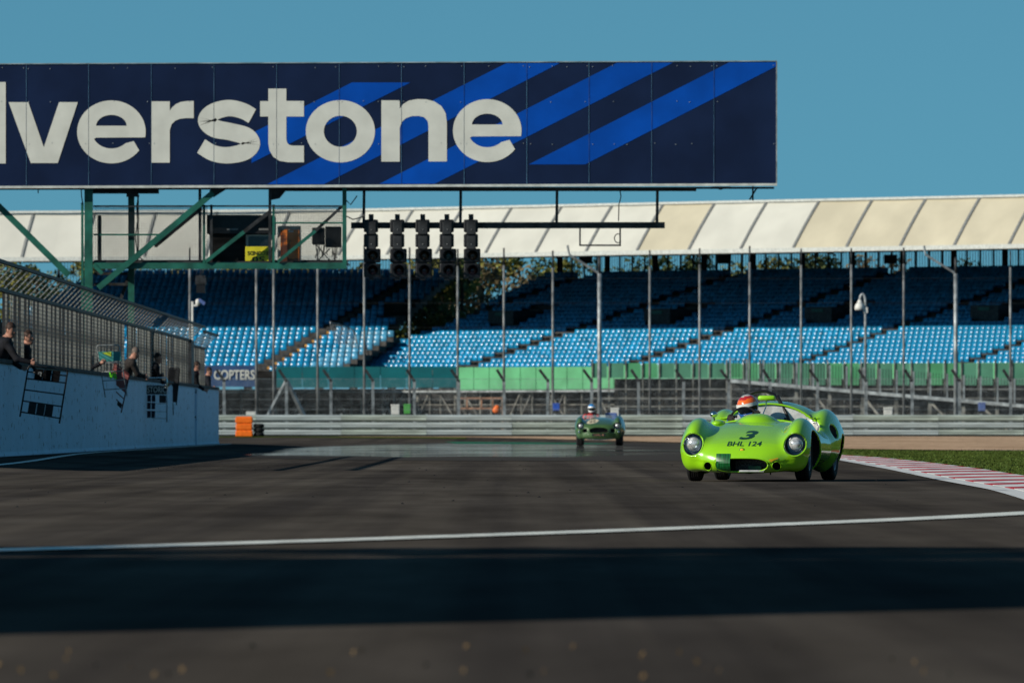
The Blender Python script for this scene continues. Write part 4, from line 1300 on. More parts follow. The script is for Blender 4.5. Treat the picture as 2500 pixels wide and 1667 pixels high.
# control cabin on the platform
def pbox(pxa, pya, pxb, pyb, dd, thick, m, name, par, bevel=0.0):
    a, b = P(pxa, pya, GD + dd), P(pxb, pyb, GD + dd)
    return MB().box((a.x, GD + dd, b.z), (b.x, GD + dd + thick, a.z)).build(name, m, par, bevel=bevel)
cab = thing('control_cabin', 'dark control cabin standing on the gantry platform', 'cabin', P(586, 638, GD + 0.6))
pbox(512, 571, 600, 638, 0.6, 1.9, 'understand', 'wall', cab)
pbox(600, 571, 666, 638, 0.75, 1.7, 'understand', 'wall', cab)
pbox(505, 525, 668, 570, 0.5, 2.1, 'black', 'awning', cab)
wf = pbox(600, 573, 664, 603, 0.66, 0.06, 'cream_wall', 'window', cab)
pbox(606, 577, 656, 601, 0.645, 0.012, 'glassdark', 'pane', wf)
pbox(554, 558, 581, 562, 0.485, 0.012, 'rib', 'vent', cab)
pbox(632, 558, 660, 562, 0.485, 0.012, 'rib', 'vent', cab)
sg = thing('countdown_board', 'yellow upside-down countdown board propped before the cabin window', 'sign', P(631, 638, GD + 0.3))
pbox(599, 602, 663, 637.5, 0.3, 0.03, 'sign_yellow', 'plate', sg, bevel=0.008)
def flip_text(s, pxa, pya, pxb, pyb, dd, m, par, name='lettering', rot180=True, mirror=False, shear=0, bold=0.02, clip=None):
    k = (GD + dd) / F
    w, h = (pxb - pxa) * k, (pyb - pya) * k
    tv, tf = text_shape(s, w, h, shear, bold)
    a = P(pxa, pyb, GD + dd)
    vv = []
    for x, y in tv:
        if rot180: x, y = w - x, h - y
        if mirror: x = w - x
        z = a.z + y
        if clip is not None: z = max(z, clip)
        vv.append((a.x + x, GD + dd, z))
    return MB().add(vv, tf).build(name, m, par)
flip_text('SECONDS', 604, 613, 660, 623, 0.29, 'black', sg, clip=None)
flip_text('50', 615, 626, 646, 640, 0.29, 'black', sg, clip=P(0, 637, GD + 0.29).z)
dr = thing('orange_door_panel', 'patchy orange and brown panel in a white frame on the gantry platform', 'panel', P(707, 638, GD + 1.0))
pbox(678, 552, 735, 638, 0.36, 0.06, 'cream_wall', 'frame', dr)
pbox(685, 561, 731, 637.6, 0.33, 0.025, 'orange_dark', 'panel', dr)
pbox(704, 562, 716, 567, 0.315, 0.012, 'white', 'label_plate', dr)
eq = thing('equipment_rack', 'dark equipment boxes with loose cables on crossed legs at the gantry platform end', 'equipment', P(797, 638, GD + 0.7))
pbox(762, 556, 792, 597, 0.7, 0.4, 'black', 'box', eq, bevel=0.02)
pbox(794, 553, 833, 604, 0.7, 0.4, 'black', 'box', eq, bevel=0.02)
for a, b in (((772, 598), (806, 637)), ((806, 606), (776, 637)), ((812, 606), (818, 637))):
    g_bar('leg', a, b, 2.6, 'darksteel', dd=0.8, par=eq)
t = MB()
for k in range(12):
    x = random.uniform(764, 830)
    t.tube([P(x, random.uniform(590, 605), GD + 0.66), P(x + random.uniform(-4, 4), 618, GD + 0.64), P(x + random.uniform(-9, 9), random.uniform(622, 636), GD + 0.66)], 0.008, 4)
t.build('cables', 'black', eq)['kind'] = 'stuff'
# hanging cables
for pts in (((198, 457), (199, 480), (202, 497)), ((339, 476), (334, 500), (336, 540), (330, 580), (336, 625), (350, 636)), ((846, 490), (856, 500), (872, 478)), ((846, 528), (862, 536), (885, 530), (890, 524)), ((1513, 462), (1516, 480), (1511, 500), (1510, 540)), ((93, 457), (93, 472))):
    MB().tube([P(x, y, GD + 0.2) for x, y in pts], 0.014, 5).build('cable', 'black', gan)
g_bar('post', (337, 640), (337, 474), 4, 'darksteel', dd=1.0, dpx=4)
# light bar
g_bar('light_bar', (857, 550.5), (1623, 550), 15, 'darksteel', dd=0.7, dpx=15)
for px in (888, 1124, 1359, 1604):
    g_bar('hanger', (px, 545), (px + 1, 462), 7, 'darksteel', dd=0.65, dpx=7)
for a, b in (((1416, 556), (1416, 600)), ((1514, 556), (1514, 601)), ((1414, 599), (1516, 599))):
    g_bar('loop_bracket', a, b, 4, 'darksteel', dd=0.7, dpx=4)
MB().tube([P(1509 + 9 * math.cos(q), 582 + 11 * math.sin(q), GD + 0.68) for q in np.linspace(0.6, 5.6, 12)], 0.012, 5).build('cable', 'black', gan)
g_bar('banner_stay', (1838, 455), (1838, 490), 4, 'darksteel', dd=0.3, dpx=4)
g_bar('banner_stay', (1849, 457), (1830, 488), 4, 'darksteel', dd=0.32, dpx=3)
MB().prism([(P(1738, 0, GD).x, P(0, 455, GD).z), (P(1760, 0, GD).x, P(0, 463, GD).z), (P(1785, 0, GD).x, P(0, 455, GD).z)][::-1], GD + 0.25, GD + 0.4).build('gusset', 'darksteel', gan)
MB().prism([(P(655, 0, GD).x, P(0, 458, GD).z), (P(662, 0, GD).x, P(0, 487, GD).z), (P(681, 0, GD).x, P(0, 483, GD).z), (P(700, 0, GD).x, P(0, 460, GD).z)][::-1], GD + 0.25, GD + 0.6).build('gusset', 'darksteel', gan)

# ---- start lights
ords = ['leftmost', 'second from the left', 'middle one', 'second from the right', 'rightmost']
for i, px in enumerate((906, 970, 1032, 1091, 1150)):
    dd = 0.35
    sl = thing('start_light', 'black four lens start light hanging from the gantry bar, %s of five' % ords[i], 'start light', P(px, 680, GD + dd), 'five start lights')
    pbox(px - 6, 523, px + 6, 537, dd + 0.05, 0.15, 'black', 'mount', sl)
    heads = [(px - 18, 536, px + 17, 567), (px - 18, 571, px + 17, 603), (px - 18, 607, px + 23, 641), (px - 18, 643, px + 23, 677)]
    for j, (a, b, c, d) in enumerate(heads):
        hd = pbox(a, b, c, d, dd, 0.30, 'black', 'light_head', sl, bevel=0.03)
        cx, cz = P((a + c) / 2 + (2 if j > 1 else 0), (b + d) / 2, GD + dd).x, P(0, (b + d) / 2, GD + dd).z
        if j < 2:
            pbox((a + c) / 2 - 10, b + 5, (a + c) / 2 + 12, d + 5, dd - 0.05, 0.045, 'darksteel', 'back_plate', hd, bevel=0.01)
            MB().ball((cx + 0.01, GD + dd - 0.06, cz - 0.09), 0.012, 6, 4).build('bolt', 'bolt', hd)
        else:
            lens = ('lens_amber', 'lens_green', 'lens_amber', 'lens_green', 'lens_amber')[i] if j == 2 else 'lens_red'
            t = MB().ball((cx, GD + dd + 0.03, cz), (0.115, 0.09, 0.115), 16, 10)
            t.build('lens', lens, hd, smooth=True)
            # hood over the lens
            n = 14; t = MB()
            for s_ in range(n + 1):
                q = math.radians(-35 + 250 * s_ / n)
                for (rr, yy) in ((0.142, -0.003), (0.142, -0.22 if 0.15 < s_ / n < 0.85 else -0.10), (0.133, -0.22 if 0.15 < s_ / n < 0.85 else -0.10), (0.133, -0.003)):
                    t.v.append((cx + rr * math.cos(q), GD + dd + yy, cz + rr * math.sin(q)))
            for s_ in range(n):
                for q in range(4):
                    t.f.append((s_ * 4 + q, s_ * 4 + (q + 1) % 4, s_ * 4 + 4 + (q + 1) % 4, s_ * 4 + 4 + q))
            t.build('visor', 'black', hd)
    for j in range(3):
        yy = (567, 603, 641)[j]
        pbox(px - 12, yy, px + 12, yy + 5, dd + 0.05, 0.2, 'black', 'link', sl)
    pbox(px - 6, 677, px + 6, 684, dd + 0.06, 0.14, 'black', 'foot', sl)

# ================================================================== BANNER
BNY = GD - 0.35
ban = thing('banner_sign', 'wide navy banner with blue slanted stripes and big white lettering on the gantry', 'banner', P(800, 455, BNY))
def by_top(px): return 158 - 7.0 * px / 1895.0
def by_bot(px): return 454.5 - 6.5 * px / 1895.0
def Bz(px, py, dd=0.0):
    q = P(px, py, BNY + dd); return q
seams = [-547, -394, -242, -89, 64, 216, 369, 522, 675, 828, 980, 1133, 1286, 1438, 1591, 1743, 1895]
for a, b in zip(seams[:-1], seams[1:]):
    q = [Bz(a + 0.5, by_bot(a)), Bz(b - 0.5, by_bot(b)), Bz(b - 0.5, by_top(b)), Bz(a + 0.5, by_top(a))]
    t = MB()
    t.add([(p.x, BNY, p.z) for p in q] + [(p.x, BNY + 0.06, p.z) for p in q], [(0, 1, 2, 3), (7, 6, 5, 4), (0, 4, 5, 1), (1, 5, 6, 2), (2, 6, 7, 3), (3, 7, 4, 0)])
    t.build('panel', 'navy', ban)
MB().bar(Bz(-547, by_bot(-547) + 3, 0.02), Bz(1897, by_bot(1895) + 3, 0.02), 0.2, 0.055).build('bottom_trim', 'roof_edge', ban)
MB().bar(Bz(-547, by_top(-547) - 1.5, 0.02), Bz(1897, by_top(1895) - 1.5, 0.02), 0.1, 0.02).build('top_trim', 'steel', ban)
MB().bar(Bz(1896, by_bot(1895), 0.02), Bz(1896, by_top(1895), 0.02), 0.03, 0.1).build('end_trim', 'steel', ban)
def fill(name, loops, dd, m, par):
    """flat print from outlines in pixels (outer loop, then holes), filled by triangulation"""
    bm = bmesh.new()
    for lp_ in loops:
        vs_ = [bm.verts.new(tuple(Bz(x, y, dd))) for x, y in lp_]
        for i in range(len(vs_)): bm.edges.new((vs_[i], vs_[(i + 1) % len(vs_)]))
    bmesh.ops.triangle_fill(bm, use_beauty=True, use_dissolve=False, edges=bm.edges[:])
    for f in bm.faces:
        if f.normal.y > 0: f.normal_flip()
    t = MB(); idx = {v: i for i, v in enumerate(bm.verts)}
    t.v = [tuple(v.co) for v in bm.verts]; t.f = [tuple(idx[v] for v in f.verts) for f in bm.faces]
    bm.free()
    return t.build(name, m, par)
for s_ in ([(859, 202), (1002, 202), (614, 398.5), (614, 326)], [(652.6, 450), (791, 450), (1368.7, 153.6), (1238, 154)],
           [(926.5, 449), (1061.4, 449), (1645, 152.5), (1508, 153)], [(1291, 401.7), (1428.4, 401.7), (1894, 163), (1894, 151.8), (1782, 152)]):
    fill('stripe', [s_], -0.006, 'blue', ban)
def arc(cx, cy, rx, ry, a0, a1, n=20, p=2.0):
    out = []
    for i in range(n + 1):
        a = math.radians(a0 + (a1 - a0) * i / n); c, s2 = math.cos(a), math.sin(a)
        out.append((cx + rx * math.copysign(abs(c) ** (2 / p), c), cy - ry * math.copysign(abs(s2) ** (2 / p), s2)))
    return out
def ang(cx, cy, rx, ry, x, y): return math.degrees(math.atan2((cy - y) / ry, (x - cx) / rx))
def let_e(cx):
    cy = 322.5; rx, ry = 83.8, 76.8; ix, iy = 40, 41.5
    outer = arc(cx, cy, rx, ry, ang(cx, cy, rx, ry, cx + 83, cy + 13.5), ang(cx, cy, rx, ry, cx + 77.5, cy + 51.5) + 360, 44)
    L = outer + [(cx + 54.5, cy + 22.5)]
    L += arc(cx, cy + 2, ix + 6, iy - 3, -42, -157, 16)
    L += [(cx - 37, cy + 14)]
    hole = arc(cx, cy - 14, 37.5, 27.5, 2, 178, 16)
    return [L, [(x, min(y, cy - 15)) for x, y in hole]]
def stroke(pts, w, n=14):
    """thick stroke along a smooth (Catmull-Rom) path; w: width or list"""
    P_ = [Vector(p) for p in pts]; ws = w if isinstance(w, list) else [w] * len(pts)
    L, Rr = [], []
    for i in range(len(P_) - 1):
        p0 = P_[max(0, i - 1)]; p1 = P_[i]; p2 = P_[i + 1]; p3 = P_[min(len(P_) - 1, i + 2)]
        for k in range(n + (1 if i == len(P_) - 2 else 0)):
            t = k / n
            p = 0.5 * ((2 * p1) + (p2 - p0) * t + (2 * p0 - 5 * p1 + 4 * p2 - p3) * t * t + (3 * p1 - p0 - 3 * p2 + p3) * t ** 3)
            d = 0.5 * ((p2 - p0) + 2 * (2 * p0 - 5 * p1 + 4 * p2 - p3) * t + 3 * (3 * p1 - p0 - 3 * p2 + p3) * t * t)
            d.normalize(); ww = (ws[i] + (ws[i + 1] - ws[i]) * t) / 2
            L.append((p.x - d.y * ww, p.y + d.x * ww)); Rr.append((p.x + d.y * ww, p.y - d.x * ww))
    return L, Rr
letters = {}
letters['l'] = [[(-31, 201), (14, 201), (14, 399.5), (-31, 399.5)]]
letters['i'] = [[(-128, 250), (-83, 250), (-83, 399.5), (-128, 399.5)]]
letters['v'] = [[(21, 250), (69, 250), (107, 360), (144, 250), (190, 250), (141, 398.5), (75, 398.5)]]
letters['e'] = let_e(272)
letters['r'] = [[(369, 248), (414.5, 248), (414.5, 271)] + [(420, 263), (429, 255), (441, 249.5), (455, 247.5), (473, 247)] + [(473, 289), (452, 289)] + [(440, 290.5), (428, 295), (419, 304), (414.5, 318)] + [(414.5, 397.5), (369, 397.5)]]
s_path = [(616, 284), (592, 271), (557, 264.5), (520, 275), (505, 295), (524, 314), (562, 322), (600, 333), (613, 352), (596, 371), (556, 379.5), (520, 374), (491, 357)]
for path, w_ in ((s_path, [38, 39, 40, 42, 44, 44, 42, 44, 44, 42, 40, 39, 38]), ([((x - 555) * 1.12 - 250, (y - 322) * 1.22 + 305) for x, y in s_path], 46)):
    L_, R2_ = stroke(path, w_, 6)
    MB().add([tuple(Bz(x, y, -0.012)) for x, y in L_ + R2_], [(i, i + 1, i + 1 + len(L_), i + len(L_)) for i in range(len(L_) - 1)]).build('letter', 'letter', ban)
letters['t'] = [[(655, 217), (699, 217), (699, 247), (742, 247), (742, 285), (699, 285), (699, 340)] + [(701, 349), (706, 354), (714, 356)] + [(742, 356), (742, 396.5), (703, 396.5)] + [(682, 393), (667, 383), (658, 368), (655, 350)] + [(655, 285), (635, 285), (635, 247.5), (655, 247.5)]]
letters['o'] = [arc(831, 321, 84.5, 76, 0, 351, 40), arc(831, 321, 40.5, 38, 0, 345, 26)]
letters['n'] = [[(931, 245.6), (976, 245.6), (976, 266)] + [(984, 255), (997, 246.5), (1018, 242.5), (1040, 243), (1060, 248), (1078, 260), (1088, 277), (1091, 300)] + [(1091, 394.6), (1046, 394.6), (1046, 308)] + [(1044, 296), (1036, 287), (1023, 283.6), (1005, 284), (991, 289), (981, 298), (976, 312)] + [(976, 395), (931, 395)]]
letters['e2'] = [[(x, y - 3.0) for x, y in lp_] for lp_ in let_e(1189.6)]
for k, lp_ in letters.items():
    fill('letter', lp_, -0.012, 'letter', ban)
fill('letter', [arc(-105, 215, 26, 24, 0, 340, 18)], -0.012, 'letter', ban)
t = MB()
for px in seams[1:-1]:
    a, b = Bz(px, by_bot(px)), Bz(px, by_top(px))
    t.box((a.x - 0.003, BNY - 0.016, a.z), (a.x + 0.003, BNY - 0.013, b.z))
t.build('panel_joint', 'seam', ban)['kind'] = 'stuff'
t = MB()
for px in seams[3:]:
    for dx in (-7, 7, 60, 95):
        for py in (by_top(px) + 8, 247, 350):
            if random.random() < 0.5 and px + dx < 1893:
                q = Bz(px + dx + random.uniform(-3, 3), py + random.uniform(-1, 3), -0.012)
                t.box((q.x - 0.009, q.y - 0.006, q.z - 0.009), (q.x + 0.009, q.y, q.z + 0.009))
t.build('bolt_heads', 'bolt', ban)['kind'] = 'stuff'

# ================================================================== PEOPLE AT THE PIT WALL
def hand(p, d, side, k=1.0):
    """palm and five fingers as capsules; p wrist, d direction of the fingers, side direction of the thumb"""
    p, d, s = Vector(p), Vector(d).normalized(), Vector(side).normalized()
    n = d.cross(s).normalized()
    out = [(p, p + d * 0.075 * k, 0.030 * k, 0.036 * k)]
    for i, (o, L) in enumerate(((0.030, 0.062), (0.010, 0.075), (-0.010, 0.070), (-0.030, 0.052))):
        a = p + d * 0.085 * k + s * o * k
        b = a + (d * 0.8 - n * 0.6).normalized() * L * 0.55 * k
        c = b + (d * 0.2 - n * 1.0).normalized() * L * 0.5 * k
        out += [(a, b, 0.0105 * k, 0.0095 * k), (b, c, 0.0095 * k, 0.008 * k)]
    a = p + d * 0.03 * k + s * 0.034 * k; b = a + (d * 0.7 + s * 0.7 - n * 0.3).normalized() * 0.045 * k
    out += [(a, b, 0.013 * k, 0.011 * k), (b, b + (d * 0.9 - n * 0.5).normalized() * 0.035 * k, 0.011 * k, 0.009 * k)]
    return out
def person(label, head, neck, hips, shoulders, arms, feet, cloth, trousers, hair, face, cell=0.013, skin='skin', cap_m=None, hair_amt=0.02, cat='person', parent=None, name='person', gloves=None):
    """one continuous skin from capsules; colours follow the nearest limb"""
    prim = []          # (fn, mat)
    mats = [cloth, trousers, skin, hair] + ([gloves] if gloves else [])
    hd = Vector(head); fw = Vector(face).normalized()
    side = fw.cross(Vector((0, 0, 1))).normalized(); up = side.cross(fw)
    prim.append((lambda p, c=hd: ell(p, c, (0.078, 0.092, 0.115)), 2, 0.03))
    prim.append((lambda p, c=hd + fw * 0.085 - up * 0.012: ell(p, c, (0.022, 0.024, 0.028)), 2, 0.02))      # nose
    prim.append((lambda p, c=hd + fw * 0.055 - up * 0.085: ell(p, c, (0.045, 0.04, 0.035)), 2, 0.03))       # chin
    for s_ in (-1, 1):
        prim.append((lambda p, c=hd + side * s_ * 0.08 - up * 0.005: ell(p, c, (0.018, 0.022, 0.034)), 2, 0.01))  # ears
    prim.append((lambda p, c=hd - fw * 0.018 + up * 0.03: ell(p, c, (0.088, 0.098, 0.105)), 3, 0.012))        # hair cap
    nk = Vector(neck)
    prim.append((lambda p, a=hd - up * 0.07 - fw * 0.01, b=nk: cap(p, a, b, 0.055, 0.062), 2, 0.03))
    hp = Vector(hips)
    sl_, sr_ = (Vector(q) for q in shoulders)
    ch = nk + (hp - nk) * 0.35
    prim.append((lambda p, a=sl_, b=sr_: cap(p, a, b, 0.085, 0.085), 0, 0.06))
    prim.append((lambda p, a=nk - (nk - hp) * 0.12, b=ch: cap(p, a, b, 0.12, 0.165), 0, 0.06))
    prim.append((lambda p, a=ch, b=hp: cap(p, a, b, 0.165, 0.15), 0, 0.06))
    hands = []
    for (sh, el, wr, fd, th) in arms:
        prim.append((lambda p, a=Vector(sh), b=Vector(el): cap(p, a, b, 0.072, 0.052), 0, 0.04))
        prim.append((lambda p, a=Vector(el), b=Vector(wr): cap(p, a, b, 0.052, 0.038), 0, 0.03))
        hands.append(hand(wr, fd, th))
    for (kn, ft) in feet:
        prim.append((lambda p, a=hp + (Vector(kn) - hp) * 0.12, b=Vector(kn): cap(p, a, b, 0.10, 0.07), 1, 0.05))
        prim.append((lambda p, a=Vector(kn), b=Vector(ft): cap(p, a, b, 0.068, 0.045), 1, 0.03))
        prim.append((lambda p, a=Vector(ft), b=Vector(ft) + Vector((0.16, 0.02, -0.03)): cap(p, a, b, 0.05, 0.042), 1, 0.03))
    def fn(p):
        d = None
        for f, m_, k in prim:
            q = f(p)
            d = q if d is None else smin(d, q, k)
        return d
    allp = [hd + Vector((0, 0, 0.14)), hd, hp, sl_, sr_] + [Vector(q) for a in arms for q in a[:3]] + [Vector(q) for a in feet for q in a]
    lo = [min(q[i] for q in allp) - 0.22 for i in range(3)]; hi = [max(q[i] for q in allp) + 0.22 for i in range(3)]
    V, Q = nets(fn, lo, hi, cell, 2)
    C = V[Q].mean(1).T
    D = np.stack([f((C[0], C[1], C[2])) for f, m_, k in prim]); near_ = D.argmin(0)
    mi = np.array([m_ for f, m_, k in prim])[near_]
    # hair only above the brow and off the face
    rel = C.T - np.array(hd); fr = rel @ np.array(fw); ur = rel @ np.array(up)
    mi = np.where((mi == 3) & (fr > 0.045) & (ur < 0.062), 2, mi)
    for hset in hands:
        def fh(p, hs=hset):
            d = None
            for a, b, ra, rb in hs:
                q = cap(p, a, b, ra, rb); d = q if d is None else smin(d, q, 0.008)
            return d
        pts = [q for a, b, ra, rb in hset for q in (a, b)]
        l2 = [min(q[i] for q in pts) - 0.05 for i in range(3)]; h2 = [max(q[i] for q in pts) + 0.05 for i in range(3)]
        V2, Q2 = nets(fh, l2, h2, 0.006, 2)
        Q = np.concatenate([Q, Q2 + len(V)]); V = np.concatenate([V, V2]); mi = np.concatenate([mi, np.full(len(Q2), 4 if gloves else 2)])
    base = Vector((hp.x, hp.y, min(q.z for q in allp)))
    if parent is None:
        o = np_obj(name, V - np.array(base), Q, mats, mi); o.location = base
        tag(o, label, cat)
    else:
        o = np_obj(name, V, Q, mats, mi, parent)
    return o
def wall_person(label, px, py, D, lean, cloth, trousers, hair, face, arms, hx=0.55):
    q = P(px, py, D); h = Vector((q.x, D, q.z))
    hips = Vector((h.x - lean, D + 0.02, 1.38))
    neck = h + Vector((-0.05 - 0.10 * lean, 0, -0.15))
    sh = [neck + Vector((0.03, -0.19, -0.07)), neck + Vector((0.03, 0.19, -0.07))]
    A = []
    for i, a in enumerate(arms):
        if a is None:
            e = sh[i] + Vector((0.05, 0, -0.28)); w = e + Vector((0.16, 0.0, -0.12)); A.append((sh[i], e, w, (1, 0, -0.3), (0, 1 if i == 0 else -1, 0.2)))
        else:
            w = P(*a); mid = (sh[i] + w) / 2 + Vector((-0.02, (-0.06, 0.06)[i], -0.10)); A.append((sh[i], mid, w, (w - mid), (0, 0, 1)))
    ft = []
    for s_ in (-0.12, 0.12):
        ft.append(((hips.x + 0.03, D + s_, 0.95), (hips.x - 0.05, D + s_, 0.56)))
    return person(label, h, neck, hips, sh, A, ft, cloth, trousers, hair, face)
wall_person('person in a black top leaning over the pit wall holding the nearest pit board', 27, 806, 142, 0.42, 'cloth_black', 'jeans', 'hair_brown', (0.75, -0.55, -0.35), [(72, 884, 141.7), None])
wall_person('person in dark clothes half hidden in the fence just right of the nearest person', 70, 824, 149, 0.30, 'cloth_black', 'jeans', 'hair_brown', (0.8, -0.5, -0.1), [None, None])
wall_person('person in dark clothes behind the fence reaching out to the teal pit board', 196, 868, 173, 0.38, 'cloth_black', 'jeans', 'hair_brown', (0.9, -0.3, -0.2), [(244, 888, 172.5), None])
wall_person('grey haired person in a charcoal jacket bending over the wall to the silver board', 331, 862, 188, 0.50, 'cloth_grey', 'jeans', 'hair_grey', (0.8, -0.2, -0.55), [(352, 918, 188), (356, 921, 189)])
wall_person('dark haired person behind the fence above the lettered silver pit board', 386, 874, 202, 0.34, 'cloth_black', 'jeans', 'hair_brown', (0.85, -0.4, -0.2), [(394, 916, 202), None])
red_p = wall_person('person with a red collar behind the fence near the far end of the wall', 482, 894, 227, 0.30, 'cloth_black', 'jeans', 'hair_brown', (0.85, -0.4, -0.2), [None, None])
qn = P(482, 894, 227) + Vector((-0.05, 0, -0.17))
MB().tube([qn + Vector((0.075 * math.cos(a_), 0.085 * math.sin(a_), -0.02 * math.cos(a_))) for a_ in np.linspace(0, 6.283, 15)], 0.035, 7).build('collar', 'cloth_red', red_p, True)
wall_person('dark figure standing just past the far end of the pit wall fence', 511, 907, 244.5, 0.22, 'cloth_black', 'jeans', 'hair_brown', (0.8, -0.5, -0.2), [(519, 948, 243.8), None])

# ================================================================== PIT BOARDS
def frame_board(name, label, D, corners, rungs, tube_px, m, group='pit boards'):
    """corners: tl, tr, br, bl in pixels; rungs: fractions down"""
    k = D / F
    tl, tr, br, bl = (P(x, y, D) for x, y in corners)
    b = thing(name, label, 'pit board', bl, group)
    r = tube_px * k / 2
    def at(u, v): return tl + (tr - tl) * u + (bl - tl) * v + (br - tr - bl + tl) * u * v
    t = MB().tube([at(0, 1.06), at(0, 0.05), at(0.02, 0.01), at(0.07, 0), at(0.93, 0), at(0.98, 0.01), at(1, 0.05), at(1, 1.06)], r, 7)
    t.build('frame', m, b, smooth=True)
    for v in rungs:
        MB().tube([at(0, v), at(1, v)], r * 0.9, 6).build('rung', m, b, smooth=True)
    def plate(u0, v0, u1, v1, mm, dd=0.02, nm='plate'):
        q = [at(u0, v0), at(u1, v0), at(u1, v1), at(u0, v1)]
        t = MB().add([(p.x, p.y - dd, p.z) for p in q] + [(p.x, p.y - dd + 0.012, p.z) for p in q],
                     [(3, 2, 1, 0), (4, 5, 6, 7), (0, 1, 5, 4), (1, 2, 6, 5), (2, 3, 7, 6), (3, 0, 4, 7)])
        return t.build(nm, mm, b)
    def text(s, u0, v0, u1, v1, mm, dd=0.035, par=None, mirror=False, bold=0.02):
        tv, tf = text_shape(s, 1, 1, 0, bold)
        vv = []
        for x, y in tv:
            if mirror: x = 1 - x
            p = at(u0 + (u1 - u0) * x, v1 + (v0 - v1) * y); vv.append((p.x, p.y - dd, p.z))
        return MB().add(vv, tf).build('lettering', mm, par or b)
    return b, plate, text, at
b, plate, text, at = frame_board('pit_board', 'nearest black tubular pit board with two rows of dark plates on the wall', 141.5, [(70, 892), (166, 901), (146, 1026), (50, 1010)], (0.13, 0.27, 0.50, 0.73, 0.96), 4.2, 'black')
for u in (0.19, 0.40, 0.62): pl = plate(u, 0.05 + 0.0, u + 0.205, 0.265, 'plate_black')
text('P', 0.26, 0.11, 0.36, 0.20, 'rib', mirror=True)
for u in (0.17, 0.385, 0.595): plate(u, 0.735, u + 0.195, 0.955, 'black')
for u in (0.375, 0.588): plate(u, 0.735, u + 0.008, 0.955, 'steel', 0.03, 'divider')
b, plate, text, at = frame_board('pit_board', 'pit board with a teal and yellow top plate held above the wall', 173, [(236, 843), (291, 842), (309, 960), (256, 963)], (0.36, 0.54, 0.72, 0.90), 3.0, 'steel')
plate(0.02, 0.13, 0.99, 0.33, 'board_teal')
q = [at(0.16, 0.155), at(0.60, 0.135), at(0.56, 0.235)]
MB().add([(p.x, p.y - 0.03, p.z) for p in q], [(0, 2, 1)]).build('triangle', 'plate_yellow', b)
text('IN', 0.36, 0.55, 0.66, 0.70, 'lime', mirror=True, bold=0.05)
b, plate, text, at = frame_board('pit_board', 'tilted dark red pit board with a faded red plate hanging on the wall', 180, [(280, 885), (316, 915), (297, 1002), (262, 968)], (0.50, 0.68, 0.86), 3.2, 'red_tube')
plate(0.03, 0.03, 0.97, 0.50, 'pink')
plate(0.66, 0.86, 0.95, 0.97, 'black')
b, plate, text, at = frame_board('pit_board', 'silver tubular pit board with a lettered dark plate and number panels', 195, [(345, 922), (408, 922), (407, 1024), (342, 1022)], (0.17, 0.40, 0.62, 0.81, 0.97), 3.2, 'chrome')
plate(0.03, 0.19, 0.98, 0.39, 'black')
text('HISTORIC', 0.05, 0.22, 0.97, 0.36, 'letter', bold=0.0)
for u, v in ((0.25, 0.42), (0.42, 0.42), (0.04, 0.60), (0.25, 0.60), (0.42, 0.60), (0.10, 0.80), (0.26, 0.80), (0.42, 0.80)):
    plate(u, v, u + 0.14, v + 0.16, 'jeans')
plate(0.71, 0.42, 0.97, 0.60, 'black')
b, plate, text, at = frame_board('pit_board', 'tall plain black pit board at the far end of the row', 210, [(413, 898), (439, 899), (431, 984), (409, 982)], (0.5,), 2.6, 'black')
plate(0.02, 0.02, 0.98, 0.98, 'black')
plate(0.60, 0.02, 0.96, 0.45, 'darksteel', 0.03)
MB().tube([at(0.6, 1.0), at(0.75, 1.35)], 0.012, 5).build('cord', 'black', b)

# ================================================================== LIME CAR
CP = (2.747, 93.8)
car = thing('race_car', 'lime green open vintage sports racer with number 3 on its nose', 'race car', (CP[0], CP[1], 0.004))
CAR_YAW = -math.radians(7.7 + 1.65)
car.rotation_euler = (0, 0, CAR_YAW)
FA, RA, TR = -1.02, 1.14, 0.59
SP_Y = np.array([-1.80, -1.70, -1.62, -1.50, -1.30, -1.00, -0.70, -0.40, -0.15, 0.30, 0.80, 1.20, 1.50, 1.80])
SP_T = np.array([0.20, 0.285, 0.365, 0.425, 0.495, 0.570, 0.625, 0.655, 0.665, 0.640, 0.660, 0.66, 0.60, 0.50])
SP_B = np.array([0.13, 0.105, 0.09, 0.085, 0.09, 0.11, 0.12, 0.12, 0.12, 0.12, 0.13, 0.16, 0.22, 0.30])
SP_W = np.array([0.60, 0.62, 0.64, 0.665, 0.68, 0.685, 0.69, 0.695, 0.70, 0.71, 0.715, 0.70, 0.67, 0.60])
def pin(x, X, Y):
    # smooth interpolation (average of shifted linear samples)
    r = 0
    for d in (-0.12, -0.06, 0, 0.06, 0.12): r = r + np.interp(x + d, X, Y)
    return r / 5
